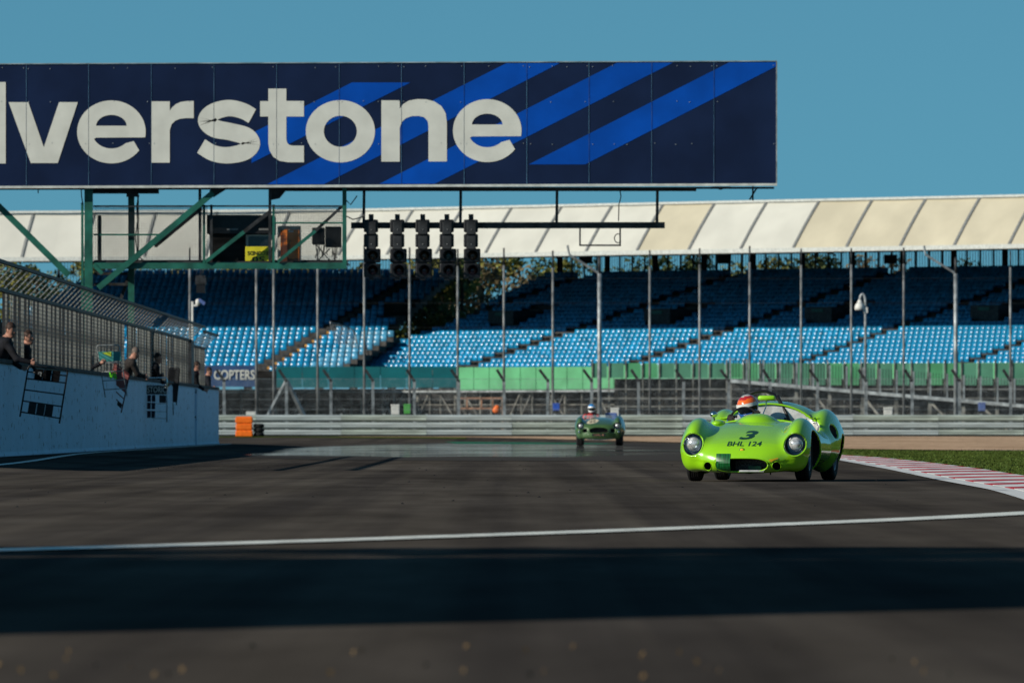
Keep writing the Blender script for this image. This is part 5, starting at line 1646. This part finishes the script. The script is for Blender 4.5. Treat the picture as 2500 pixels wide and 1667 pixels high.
def lola_shell(p):
    x = np.abs(p[0]); y = p[1]; z = p[2]
    top = pin(y, SP_Y, SP_T); bot = pin(y, SP_Y, SP_B); w = pin(y, SP_Y, SP_W)
    zc = (top * 0.45 + bot * 0.55); hu = top - zc; hd = zc - bot
    hz = np.where(z > zc, hu, hd)
    e = np.where(z > zc, 2.5, 2.7)
    k = ((x / w) ** e + (np.abs(z - zc) / hz) ** e) ** (1 / e)
    f = (k - 1) * np.minimum(hz, w) * 0.9
    nose = (-1.72 + 0.30 * (x / 0.7) ** 2.4 + 1.5 * np.maximum(0, z - 0.27) ** 2 + 1.2 * np.maximum(0, 0.2 - z) ** 2) - y
    f = smax(f, nose, 0.16)
    tail = y - (1.74 - 0.30 * (x / 0.7) ** 2.4 - 0.8 * np.maximum(0, 0.45 - z) ** 2)
    f = smax(f, tail, 0.16)
    P2 = (x, y, z)
    f = smin(f, ell(P2, (0.555, -0.95, 0.365), (0.178, 0.60, 0.320)), 0.10)
    f = smin(f, ell(P2, (0.555, 1.10, 0.42), (0.192, 0.68, 0.365)), 0.09)
    f = smin(f, ell(P2, (0.0, 1.02, 0.50), (0.60, 0.92, 0.375)), 0.06)
    f = smin(f, ell(P2, (0.0, -0.36, 0.62), (0.225, 0.26, 0.115)), 0.035)
    return f
def lola_cock(p):
    x = np.abs(p[0]); y = p[1]; z = p[2]
    a = rbox((x, y, z), (0, 0.235, 0.75), (0.575, 0.385, 0.56), 0.16)
    return a
def lola_cuts(p):
    x = np.abs(p[0]); y = p[1]; z = p[2]
    def arch(yc, zc, r, x0):
        return np.maximum(np.sqrt((y - yc) ** 2 + (z - zc) ** 2) - r, x0 - x)
    wh = np.minimum(arch(FA, 0.20, 0.345, 0.42), arch(RA, 0.18, 0.32, 0.42))
    # intake: stadium shape
    it = np.maximum(((x / 0.285) ** 3.2 + (np.abs(z - 0.178) / 0.072) ** 2.6) ** (1 / 2.8) - 1, 0) * 0.072 + np.minimum(((x / 0.285) ** 3.2 + (np.abs(z - 0.178) / 0.072) ** 2.6) ** (1 / 2.8) - 1, 0) * 0.072
    it = np.maximum(it, y + 1.30)
    dk = np.maximum(np.sqrt((x - 0.375) ** 2 + (z - 0.165) ** 2) - 0.044, y + 1.35)
    hl_ = np.maximum(np.sqrt(((x - 0.558) / 1.0) ** 2 + ((z - 0.398) / 1.08) ** 2) - 0.108, y + 1.385)
    sc = ell((x, y, z), (0.735, 0.70, 0.545), (0.10, 0.13, 0.085))
    dark = np.minimum(np.minimum(wh, it), np.minimum(dk, sc))
    return dark, hl_
def lola(p):
    f = lola_shell(p)
    f = smax(f, -lola_cock(p), 0.022)
    d, h = lola_cuts(p)
    f = smax(f, -d, 0.012)
    f = smax(f, -h, 0.014)
    return f
V, Q = nets(lola, (-0.80, -1.80, 0.04), (0.80, 1.80, 0.95), 0.0135, 4)
C = V[Q].mean(1); Ct = C.T
dk, hh = lola_cuts(Ct); ck = lola_cock(Ct); shl = lola_shell(Ct)
mi = np.zeros(len(Q), int)
deep = shl < -0.012
mi[deep & (np.abs(ck) < 0.012)] = 1
mi[deep & (np.abs(dk) < 0.012)] = 2
mi[deep & (np.abs(hh) < 0.012)] = 3
mi[(mi == 1) & (Ct[1] < 0.35)] = 2
body = np_obj('body', V, Q, ['car_green', 'alu', 'car_dark', 'lamp_bowl'], mi, car)

def project(fn, x, z, y0=-2.1, y1=-0.2):
    """first hit of the body walking back from the front"""
    y = y0
    prev = fn((np.array([x]), np.array([y]), np.array([z])))[0]
    while y < y1:
        y += 0.02
        c = fn((np.array([x]), np.array([y]), np.array([z])))[0]
        if c < 0:
            a, b = y - 0.02, y
            for _ in range(12):
                m_ = (a + b) / 2
                if fn((np.array([x]), np.array([m_]), np.array([z])))[0] < 0: b = m_
                else: a = m_
            return a
        prev = c
    return y1
def decal(fn, verts2, faces, m, par, off=0.006, name='decal', sub=2):
    bm = bmesh.new()
    vs_ = [bm.verts.new((x, 0, z)) for x, z in verts2]
    for f in faces:
        try: bm.faces.new([vs_[i] for i in f])
        except ValueError: pass
    bmesh.ops.triangulate(bm, faces=bm.faces[:])
    for _ in range(sub):
        es = [e for e in bm.edges if e.calc_length() > 0.022]
        if es: bmesh.ops.subdivide_edges(bm, edges=es, cuts=1)
    bmesh.ops.triangulate(bm, faces=bm.faces[:])
    for v in bm.verts:
        v.co.y = project(fn, v.co.x, v.co.z) - off
    idx = {v: i for i, v in enumerate(bm.verts)}
    t = MB(); t.v = [tuple(v.co) for v in bm.verts]; t.f = [tuple(idx[v] for v in f.verts) for f in bm.faces]
    bm.free()
    return t.build(name, m, par, rel=False, smooth=False)
tv, tf = text_shape('3', 0.185, 0.095, 0.25, 0.035)
decal(lola_shell, [(x - 0.065, z + 0.452) for x, z in tv], tf, 'decal', car, name='number_decal')
tv, tf = text_shape('BHL 124', 0.375, 0.050, 0.10, 0.020)
decal(lola_shell, [(x - 0.172, z + 0.382) for x, z in tv], tf, 'decal', car, name='registration_decal')
# tape over the corner of the intake, arrow sticker
n = 10
g = [(-0.275 + 0.155 * i / n, 0.095 + 0.205 * j / n) for j in range(n + 1) for i in range(n + 1)]
gf = [(j * (n + 1) + i, j * (n + 1) + i + 1, (j + 1) * (n + 1) + i + 1, (j + 1) * (n + 1) + i) for j in range(n) for i in range(n)]
decal(lola_shell, g, gf, 'tape', car, 0.007, 'tape', 0)
ar = [(x_, z_ + 0.022) for x_, z_ in ((0.295, 0.205), (0.318, 0.225), (0.315, 0.214), (0.392, 0.236), (0.395, 0.220), (0.322, 0.197), (0.326, 0.186))]
decal(lola_shell, ar, [tuple(range(7))], 'yellow', car, 0.006, 'tow_arrow', 2)
yb = project(lola_shell, 0.0, 0.338)
MB().ball((0.0, yb - 0.001, 0.338), (0.022, 0.006, 0.016), 14, 8).build('badge', 'yellow', car, True, rel=False)
MB().lathe([(0.0, 0.026), (-0.004, 0.026), (-0.004, 0.021)], (0.0, yb, 0.338), 'y', 16).build('badge_rim', 'decal', car, True, rel=False)
# headlamps
for s_ in (-1, 1):
    t = MB()
    prof = [(-0.070, 0.001), (-0.067, 0.022), (-0.058, 0.045), (-0.042, 0.063), (-0.020, 0.074), (0.03, 0.076)]
    t.lathe(prof, (s_ * 0.556, -1.40, 0.402), 'y', 28)
    h = t.build('headlight', 'glass_lens', car, True, rel=False)
    t = MB().lathe([(-0.022, 0.075), (-0.030, 0.079), (-0.022, 0.083), (0.02, 0.083)], (s_ * 0.556, -1.40, 0.402), 'y', 28)
    t.build('headlight_ring', 'chrome', h, True, rel=False)
    for a in range(5):
        q = a * 1.257 + 0.4
        MB().ball((s_ * 0.556 + 0.1 * math.cos(q), -1.392, 0.402 + 0.1 * math.sin(q)), 0.007, 6, 4).build('screw', 'chrome', h, rel=False)
    # rim of the recess
    pts = []
    for a in range(33):
        q = 2 * math.pi * a / 32
        x_, z_ = s_ * 0.558 + 0.121 * math.cos(q), 0.398 + 0.131 * math.sin(q)
        pts.append((x_, project(lola_shell, x_, z_) - 0.001, z_))
    MB().tube(pts, 0.004, 5).build('lamp_cover_edge', 'car_green', car, True, rel=False)
    # rim of the side duct
    MB().tube([(s_ * 0.375 + 0.046 * math.cos(q), project(lola_shell, s_ * 0.375 + 0.046 * math.cos(q), 0.165 + 0.046 * math.sin(q)) - 0.001, 0.165 + 0.046 * math.sin(q)) for q in np.linspace(0, 2 * math.pi, 25)], 0.004, 5).build('duct_rim', 'car_green', car, True, rel=False)
# lip around the intake
lip = []
for q in np.linspace(0, 2 * math.pi, 61):
    c_, s2 = math.cos(q), math.sin(q)
    x_ = 0.287 * math.copysign(abs(c_) ** (2 / 3.2), c_); z_ = 0.178 + 0.074 * math.copysign(abs(s2) ** (2 / 2.6), s2)
    lip.append((x_, project(lola_shell, x_, z_) + 0.004, z_))
MB().tube(lip, 0.008, 6).build('intake_lip', 'car_green', car, True, rel=False)
MB().box((-0.10, -1.40, 0.115), (0.25, -1.36, 0.235)).build('radiator', 'grille', car, rel=False)
MB().box((-0.03, -1.62, 0.104), (0.24, -1.42, 0.122)).build('oil_tray', 'alu', car, rel=False)
MB().box((0.05, -1.46, 0.123), (0.19, -1.41, 0.165)).build('cooler', 'tape', car, rel=False)
MB().tube([(0.285, -1.42, 0.07), (0.285, -1.42, 0.13)], 0.008, 6).build('jacking_pin', 'black', car, rel=False)
# wheels
def wheel(x, y, s_, r=0.298, w=0.155, steer=0.0):
    o = MB()
    hw = w / 2
    prof = [(-hw * 0.82, r * 0.64), (-hw * 1.0, r * 0.72), (-hw * 1.02, r * 0.86), (-hw * 0.86, r * 0.965), (-hw * 0.6, r * 0.995)]
    for gx in (-0.40, -0.15, 0.15, 0.40):
        prof += [(hw * (gx - 0.06), r), (hw * (gx - 0.05), r - 0.006), (hw * (gx + 0.05), r - 0.006), (hw * (gx + 0.06), r)]
    prof += [(hw * 0.6, r * 0.995), (hw * 0.86, r * 0.965), (hw * 1.02, r * 0.86), (hw * 1.0, r * 0.72), (hw * 0.82, r * 0.64)]
    o.lathe(prof, (0, 0, 0), 'x', 36)
    wh = o.build('wheel', 'tyre', car, True, rel=False)
    wh.location = (x, y, r - 0.002); wh.rotation_euler = (0, 0, steer)
    t = MB().lathe([(s_ * hw * 0.80, r * 0.66), (s_ * hw * 0.86, r * 0.64), (s_ * hw * 0.80, r * 0.60), (s_ * hw * 0.10, r * 0.56), (-s_ * hw * 0.7, r * 0.6)], (0, 0, 0), 'x', 32)
    t.build('rim', 'rim', wh, True, rel=False)
    t = MB()
    t.lathe([(s_ * hw * 0.05, 0.001), (s_ * hw * 0.05, r * 0.57)], (0, 0, 0), 'x', 24)
    t.build('brake_backing', 'car_dark', wh, rel=False)
    t = MB()
    for k in range(6):
        q = k * math.pi / 3
        a = Vector((s_ * hw * 0.62, 0.03 * math.cos(q), 0.03 * math.sin(q))); b = Vector((s_ * hw * 0.5, r * 0.60 * math.cos(q), r * 0.60 * math.sin(q)))
        t.bar(a, b, 0.045, 0.018, up=(1, 0, 0))
    t.build('spokes', 'rim', wh, rel=False)
    MB().lathe([(s_ * hw * 0.5, 0.045), (s_ * hw * 0.85, 0.042), (s_ * hw * 1.0, 0.025), (s_ * hw * 1.02, 0.001)], (0, 0, 0), 'x', 14).build('hub_nut', 'rim', wh, True, rel=False)
    return wh
for s_ in (-1, 1):
    wheel(s_ * TR, FA, s_, steer=math.radians(2.0)); wheel(s_ * (TR + 0.005), RA, s_)
# cockpit furniture
MB().box((-0.50, -0.10, 0.20), (0.50, 0.58, 0.24)).build('floor', 'car_dark', car, rel=False)
def drop(x_, y_):
    zz = 0.98
    while zz > 0.3 and lola_shell((np.array([x_]), np.array([y_]), np.array([zz])))[0] > 0: zz -= 0.004
    return zz
MB().tube([(-0.50 + 1.0 * k / 20, -0.165, drop(-0.50 + 1.0 * k / 20, -0.165) + 0.002) for k in range(21)], 0.014, 6).build('scuttle_edge', 'car_green', car, True, rel=False)
rim_pts = []
for k in range(25):
    a = math.pi * k / 24
    x_ = -0.545 * math.cos(a); z_ = 0.66
    zz = 0.95
    while zz > 0.5 and lola_shell((np.array([x_]), np.array([0.63]), np.array([zz])))[0] > 0: zz -= 0.004
    rim_pts.append((x_, 0.605, zz + 0.004))
MB().tube(rim_pts, 0.011, 6).build('rear_cockpit_edge', 'car_green', car, True, rel=False)
# louvred panel on the bulkhead side
for k in range(5):
    MB().bar((0.455 + 0.012 * k, 0.575 - 0.01 * k, 0.72 - 0.022 * k), (0.475 + 0.012 * k, 0.56 - 0.01 * k, 0.712 - 0.022 * k), 0.02, 0.008).build('vent_slot', 'black', car, rel=False)
hoop = [(x_, y_, min(z_, 0.6 + (z_ - 0.6) * 0.90)) for x_, y_, z_ in [(-0.36, 0.70, 0.60), (-0.35, 0.70, 0.80), (-0.32, 0.70, 0.90), (-0.25, 0.70, 0.985), (-0.15, 0.70, 1.025), (-0.05, 0.70, 1.025), (0.04, 0.70, 0.985), (0.10, 0.70, 0.91), (0.14, 0.69, 0.80), (0.17, 0.64, 0.70), (0.20, 0.58, 0.60)]]
MB().tube(hoop, 0.018, 10).build('roll_hoop', 'black', car, True, rel=False)
MB().tube([(0.08, 0.70, 0.93), (0.19, 0.60, 0.74), (0.27, 0.52, 0.55)], 0.017, 8).build('hoop_stay', 'black', car, True, rel=False)
# mirrors
MB().tube([(-0.098, 0.06, 0.0), (-0.093, 0.06, 0), (-0.075, 0.06, 0), (0.075, 0.06, 0), (0.093, 0.06, 0), (0.098, 0.06, 0)], [0.004, 0.018, 0.029, 0.029, 0.018, 0.004], 12).build('mirror', 'car_green', car, True, rel=False).location = (0.045, 0.0, 0.905)
MB().tube([(0.045, 0.05, 0.885), (0.045, -0.02, 0.80), (0.035, -0.20, 0.72)], 0.007, 6).build('mirror_stalk', 'chrome', car, True, rel=False)
MB().ball((-0.475, -0.42, 0.725), (0.042, 0.05, 0.034), 14, 10).build('wing_mirror', 'chrome', car, True, rel=False)
MB().tube([(-0.475, -0.42, 0.70), (-0.465, -0.42, 0.62)], 0.008, 6).build('wing_mirror_stalk', 'black', car, True, rel=False)
MB().ball((-0.42, -0.46, 0.625), (0.08, 0.14, 0.04), 14, 10).build('bonnet_blister', 'car_green', car, True, rel=False)
t = MB()
sw = [(-0.20 + 0.165 * math.cos(q), 0.02 + 0.05 * math.sin(q), 0.645 + 0.155 * math.sin(q)) for q in np.linspace(0, 2 * math.pi, 29)]
MB().tube(sw, 0.012, 7).build('steering_wheel', 'black', car, True, rel=False)
# rivets along the scuttle
for k in range(8):
    x_ = -0.50 + 0.145 * k
    if abs(x_) > 0.2: MB().ball((x_, -0.165, 0.672), 0.006, 6, 4).build('rivet', 'black', car, rel=False)

def helmet_mat(name, cols, back):
    """painted helmet: bands by height, blue toward the back; local z up, front toward -y"""
    m = bpy.data.materials.new(name); m.use_nodes = True
    nt = m.node_tree; b_ = nt.nodes['Principled BSDF']
    b_.inputs['Roughness'].default_value = 0.2; b_.inputs['Coat Weight'].default_value = 1.0
    t_ = nt.nodes.new('ShaderNodeTexCoord'); sp = nt.nodes.new('ShaderNodeSeparateXYZ')
    nz = nt.nodes.new('ShaderNodeTexNoise'); nz.inputs['Scale'].default_value = 18
    ma = nt.nodes.new('ShaderNodeMath'); ma.operation = 'MULTIPLY_ADD'; ma.inputs[1].default_value = 0.035; 
    mr = nt.nodes.new('ShaderNodeMapRange'); mr.inputs[1].default_value = -0.12; mr.inputs[2].default_value = 0.15
    r_ = nt.nodes.new('ShaderNodeValToRGB'); r_.color_ramp.interpolation = 'CONSTANT'
    el = r_.color_ramp.elements
    el[0].position = 0; el[0].color = (*cols[0][1], 1); el[1].position = cols[1][0]; el[1].color = (*cols[1][1], 1)
    for p_, c_ in cols[2:]:
        e_ = el.new(p_); e_.color = (*c_, 1)
    nt.links.new(t_.outputs['Object'], sp.inputs[0]); nt.links.new(t_.outputs['Object'], nz.inputs['Vector'])
    nt.links.new(nz.outputs[0], ma.inputs[0]); nt.links.new(sp.outputs[2], ma.inputs[2]); nt.links.new(ma.outputs[0], mr.inputs[0])
    nt.links.new(mr.outputs[0], r_.inputs[0])
    st_ = nt.nodes.new('ShaderNodeMath'); st_.operation = 'MULTIPLY_ADD'; st_.inputs[1].default_value = 0.07
    nt.links.new(nz.outputs[0], st_.inputs[0]); nt.links.new(sp.outputs[1], st_.inputs[2])
    gt = nt.nodes.new('ShaderNodeMath'); gt.operation = 'GREATER_THAN'; gt.inputs[1].default_value = back[0]
    nt.links.new(st_.outputs[0], gt.inputs[0])
    mx = nt.nodes.new('ShaderNodeMix'); mx.data_type = 'RGBA'
    mx.inputs[7].default_value = (*back[1], 1)
    nt.links.new(gt.outputs[0], mx.inputs[0]); nt.links.new(r_.outputs[0], mx.inputs[6]); nt.links.new(mx.outputs[2], b_.inputs['Base Color'])
    return m
M['helmet1'] = helmet_mat('painted_helmet', [(0, (0.02, 0.10, 0.35)), (0.40, (0.02, 0.10, 0.35)), (0.52, (0.60, 0.62, 0.62)), (0.58, (0.50, 0.02, 0.02)), (0.70, (0.85, 0.14, 0.01)), (0.86, (0.45, 0.02, 0.02)), (0.97, (0.5, 0.45, 0.4))], (0.075, (0.015, 0.10, 0.34)))
M['helmet2'] = helmet_mat('white_blue_helmet', [(0, (0.72, 0.72, 0.70)), (0.45, (0.74, 0.74, 0.72)), (0.80, (0.01, 0.22, 0.62))], (0.09, (0.05, 0.22, 0.5)))
def helmet(loc, rz, tilt, m, parent, strip_m=None, roll=0.0):
    def fn(p):
        d = ell(p, (0, 0, 0.01), (0.118, 0.138, 0.128))
        d = smin(d, ell(p, (0, -0.045, -0.07), (0.092, 0.10, 0.085)), 0.05)
        d = smax(d, -(p[2] + 0.125), 0.02)
        op = rbox(p, (0, -0.145, -0.018), (0.102, 0.075, 0.042), 0.03)
        d = smax(d, -op, 0.01)
        return d
    V, Q = nets(fn, (-0.15, -0.2, -0.16), (0.15, 0.18, 0.17), 0.009, 3)
    h = np_obj('helmet', V, Q, [m], None, parent)
    h.location = loc; h.rotation_euler = (tilt, roll, rz)
    # visor and white peak strip
    t = MB(); n = 16
    for k in range(n + 1):
        a = math.radians(-165 + 150 * k / n)
        for zz, rr in ((-0.056, 0.112), (-0.018, 0.123), (0.02, 0.122)):
            t.v.append((rr * math.cos(a), 0.128 / 0.118 * rr * math.sin(a) * 1.02, zz))
    for k in range(n):
        for j in range(2):
            q = k * 3 + j; t.f.append((q, q + 3, q + 4, q + 1))
    t.build('visor', 'glassdark', h, True, rel=False)
    if strip_m:
        t = MB()
        for k in range(n + 1):
            a = math.radians(-165 + 150 * k / n)
            for zz, rr in ((0.012, 0.1265), (0.05, 0.1235)):
                t.v.append((rr * math.cos(a), 1.108 * rr * math.sin(a), zz))
        for k in range(n):
            q = k * 2; t.f.append((q, q + 2, q + 3, q + 1))
        t.build('visor_strip', strip_m, h, True, rel=False)
    return h
def driver(label, holder, hx, m, strip_m, suit, hz, yoff, wheel_c, rz, tilt):
    """driver seated in the car: own top-level thing"""
    d = bpy.data.objects.new('person', None); COL.objects.link(d)
    d.location = holder.location; d.rotation_euler = holder.rotation_euler
    tag(d, label, 'person')
    h = Vector((hx, yoff, hz))
    neck = h + Vector((0, 0.01, -0.17))
    hips = Vector((hx, yoff + 0.12, hz - 0.58))
    sh = [neck + Vector((-0.18, 0.02, -0.07)), neck + Vector((0.18, 0.02, -0.07))]
    A = []
    for i, s_ in enumerate((-1, 1)):
        wr = Vector(wheel_c) + Vector((s_ * 0.15, 0.07, 0.03)); el = (sh[i] + wr) / 2 + Vector((s_ * 0.08, 0.02, -0.12))
        A.append((sh[i], el, wr, (0.0, -1, 0.25), (-s_, 0, 0.4)))
    ft = [((hx - 0.1, yoff - 0.42, 0.42), (hx - 0.1, yoff - 0.75, 0.30)), ((hx + 0.1, yoff - 0.42, 0.42), (hx + 0.1, yoff - 0.75, 0.30))]
    person(label, h, neck, hips, sh, A, ft, suit, suit, 'hair_brown', (0, -1, 0), 0.015, parent=d, name='body', gloves='cloth_grey')
    helmet(h + Vector((0, 0, 0.01)), rz, tilt, m, d, strip_m, -0.16 if strip_m else 0.0)
    # belts
    for s_ in (-1, 1):
        MB().bar(neck + Vector((s_ * 0.08, -0.10, -0.06)), neck + Vector((s_ * 0.06, -0.17, -0.34)), 0.05, 0.012, up=(1, 0, 0)).build('harness', 'black', d, rel=False)
    return d
dv = driver('driver in blue overalls with a red, orange and blue helmet in the lime car', car, -0.195, 'helmet1', 'white', 'cloth_blue', 0.80, 0.30, (-0.20, 0.02, 0.645), math.radians(-12), math.radians(10))

# ================================================================== DARK GREEN CAR
c2 = thing('race_car', 'dark green vintage open sports racer with a cream number roundel, farther back', 'race car', (215.0 * 260 / F, 260 + 0.6, 0.008))
c2.rotation_euler = (0, 0, -math.radians(1.5))
def db_shell(p):
    x = np.abs(p[0]); y = p[1]; z = p[2]
    Y = np.array([-2.1, -1.95, -1.7, -1.3, -0.8, -0.3, 0.3, 1.0, 1.6, 2.1])
    T = np.array([0.50, 0.60, 0.69, 0.78, 0.84, 0.87, 0.86, 0.86, 0.78, 0.6])
    B = np.array([0.30, 0.225, 0.19, 0.18, 0.17, 0.17, 0.17, 0.20, 0.28, 0.38])
    top = pin(y, Y, T); bot = pin(y, Y, B); w = 0.70
    zc = top * 0.42 + bot * 0.58
    hz = np.where(z > zc, top - zc, zc - bot)
    e = 2.5
    k = ((x / w) ** e + (np.abs(z - zc) / hz) ** e) ** (1 / e)
    f = (k - 1) * np.minimum(hz, w) * 0.9
    f = smax(f, (-2.0 + 0.32 * (x / 0.7) ** 2.4 + 0.9 * np.maximum(0, z - 0.45) ** 2) - y, 0.16)
    f = smax(f, y - (2.0 - 0.3 * (x / 0.7) ** 2.4), 0.16)
    q = (x, y, z)
    f = smin(f, ell(q, (0.57, -1.25, 0.50), (0.178, 0.62, 0.385)), 0.07)
    f = smin(f, ell(q, (0.57, 1.2, 0.50), (0.185, 0.75, 0.42)), 0.09)
    return f
def db_cuts(p):
    x = np.abs(p[0]); y = p[1]; z = p[2]
    def arch(yc): return np.maximum(np.sqrt((y - yc) ** 2 + (z - 0.27) ** 2) - 0.37, 0.40 - x)
    g1 = np.maximum(((x / 0.285) ** 3 + (np.abs(z - 0.47 + 0.25 * x * x) / 0.085) ** 3) ** (1 / 3) - 1, 0 * x - 1) * 0.085
    g1 = np.maximum(g1, y + 1.75)
    g2 = np.maximum(rbox((x, y, z), (0.42, -1.8, 0.455), (0.062, 0.4, 0.052), 0.02), y + 1.70)
    ck = rbox((x, y, z), (0, 0.25, 0.95), (0.56, 0.48, 0.45), 0.14)
    hl_ = np.maximum(np.sqrt((x - 0.555) ** 2 + (z - 0.60) ** 2) - 0.105, y + 1.62)
    return np.minimum(np.minimum(arch(-1.27), arch(1.2)), np.minimum(np.minimum(g1, g2), np.minimum(ck, hl_)))
def db(p): return smax(db_shell(p), -db_cuts(p), 0.02)
V, Q = nets(db, (-0.82, -2.12, 0.12), (0.82, 2.1, 1.0), 0.024, 4)
Ct = V[Q].mean(1).T
mi = ((db_shell(Ct) < -0.018) & (np.abs(db_cuts(Ct)) < 0.02)).astype(int)
np_obj('body', V, Q, ['car2_green', 'car_dark'], mi, c2)
_car = car
car = c2
for s_ in (-1, 1):
    wheel(s_ * 0.60, -1.27, s_, 0.335, 0.19); wheel(s_ * 0.60, 1.2, s_, 0.335, 0.19)
car = _car
for k in range(17):
    x_ = -0.26 + 0.0325 * k
    MB().bar((x_, -1.80, 0.395), (x_, -1.80, 0.55 - 0.25 * x_ * x_), 0.012, 0.02).build('grille_bar', 'grille', c2, rel=False)
lip = [(0.292 * math.copysign(abs(math.cos(q)) ** (2 / 3), math.cos(q)), 0.0, 0.47 + 0.09 * math.copysign(abs(math.sin(q)) ** (2 / 3), math.sin(q))) for q in np.linspace(0, 2 * math.pi, 41)]
lip = [(x_, project(db_shell, x_, z_ - 0.25 * x_ * x_) + 0.003, z_ - 0.25 * x_ * x_) for x_, y_, z_ in lip]
MB().tube(lip, 0.012, 6).build('grille_surround', 'car2_green', c2, True, rel=False)
for s_ in (-1, 1):
    t = MB().lathe([(-0.075, 0.001), (-0.068, 0.035), (-0.045, 0.068), (0.0, 0.084), (0.02, 0.084)], (s_ * 0.555, -1.64, 0.60), 'y', 20)
    h = t.build('headlight', 'glass_lens', c2, True, rel=False)
    MB().lathe([(0.0, 0.083), (-0.012, 0.09), (0.0, 0.098)], (s_ * 0.555, -1.64, 0.60), 'y', 20).build('headlight_ring', 'chrome', h, True, rel=False)
    yy = project(db_shell, s_ * 0.60, 0.42)
    MB().ball((s_ * 0.60, yy, 0.42), (0.032, 0.025, 0.032), 12, 8).build('side_lamp', 'chrome', c2, True, rel=False)
# roundel on the bonnet, number plate
el_ = [(-0.20 + 0.185 * math.cos(q), 0.735 + 0.062 * math.sin(q) + 0.06 * math.cos(q) * 0.5) for q in np.linspace(0, 2 * math.pi, 33)[:-1]]
decal(db_shell, el_ + [(-0.20, 0.735)], [(i, (i + 1) % 32, 32) for i in range(32)], 'cream', c2, 0.010, 'roundel', 2)
tv, tf = text_shape('22', 0.20, 0.062, 0.0, 0.03)
decal(db_shell, [(x - 0.30, z + 0.705 + (x - 0.1) * 0.16) for x, z in tv], tf, 'black', c2, 0.016, 'number_decal', 2)
npl = MB().box((-0.20, -2.02, 0.29), (0.20, -2.005, 0.365)).build('number_plate', 'black', c2, rel=False)
tv, tf = text_shape('UPL 4', 0.30, 0.045, 0, 0.01)
MB().add([(x - 0.15, -2.024, z + 0.305) for x, z in tv], tf).build('plate_lettering', 'wood_rust', npl, rel=False)
yb = project(db_shell, 0.0, 0.70); MB().ball((0.02, yb, 0.66), (0.03, 0.02, 0.018), 10, 6).build('badge', 'black', c2, True, rel=False)
# low screen and mirror
t = MB()
for k in range(15):
    a = math.pi * k / 14
    x_ = -0.52 * math.cos(a); y_ = -0.10 - 0.16 * math.sin(a)
    t.v += [(x_, y_, 0.84), (x_ * 0.97, y_ + 0.07, 0.93)]
for k in range(14): t.f.append((2 * k, 2 * k + 2, 2 * k + 3, 2 * k + 1))
mg = bpy.data.materials.new('clear_screen'); mg.use_nodes = True
bb = mg.node_tree.nodes['Principled BSDF']; bb.inputs['Alpha'].default_value = 0.22; bb.inputs['Roughness'].default_value = 0.05; bb.inputs['Base Color'].default_value = (0.6, 0.75, 0.8, 1)
M['clear'] = mg
t.build('windscreen', 'clear', c2, True, rel=False)
MB().ball((0.60, -0.35, 0.925), (0.045, 0.03, 0.03), 10, 6).build('mirror', 'chrome', c2, True, rel=False)
MB().tube([(0.60, -0.35, 0.91), (0.59, -0.36, 0.82)], 0.008, 5).build('mirror_stalk', 'chrome', c2, rel=False)
MB().box((0.16, 0.55, 0.70), (0.52, 0.66, 1.0)).build('seat_back', 'grey_blue', c2, rel=False, bevel=0.03)
MB().tube([(-0.30 + 0.16 * math.cos(q), 0.0 + 0.05 * math.sin(q), 0.84 + 0.15 * math.sin(q)) for q in np.linspace(0, 2 * math.pi, 23)], 0.012, 6).build('steering_wheel', 'black', c2, True, rel=False)
driver('driver in red overalls with a white and blue helmet in the dark green car', c2, -0.26, 'helmet2', None, 'cloth_red', 1.12, 0.32, (-0.30, 0.0, 0.84), math.radians(5), math.radians(5))
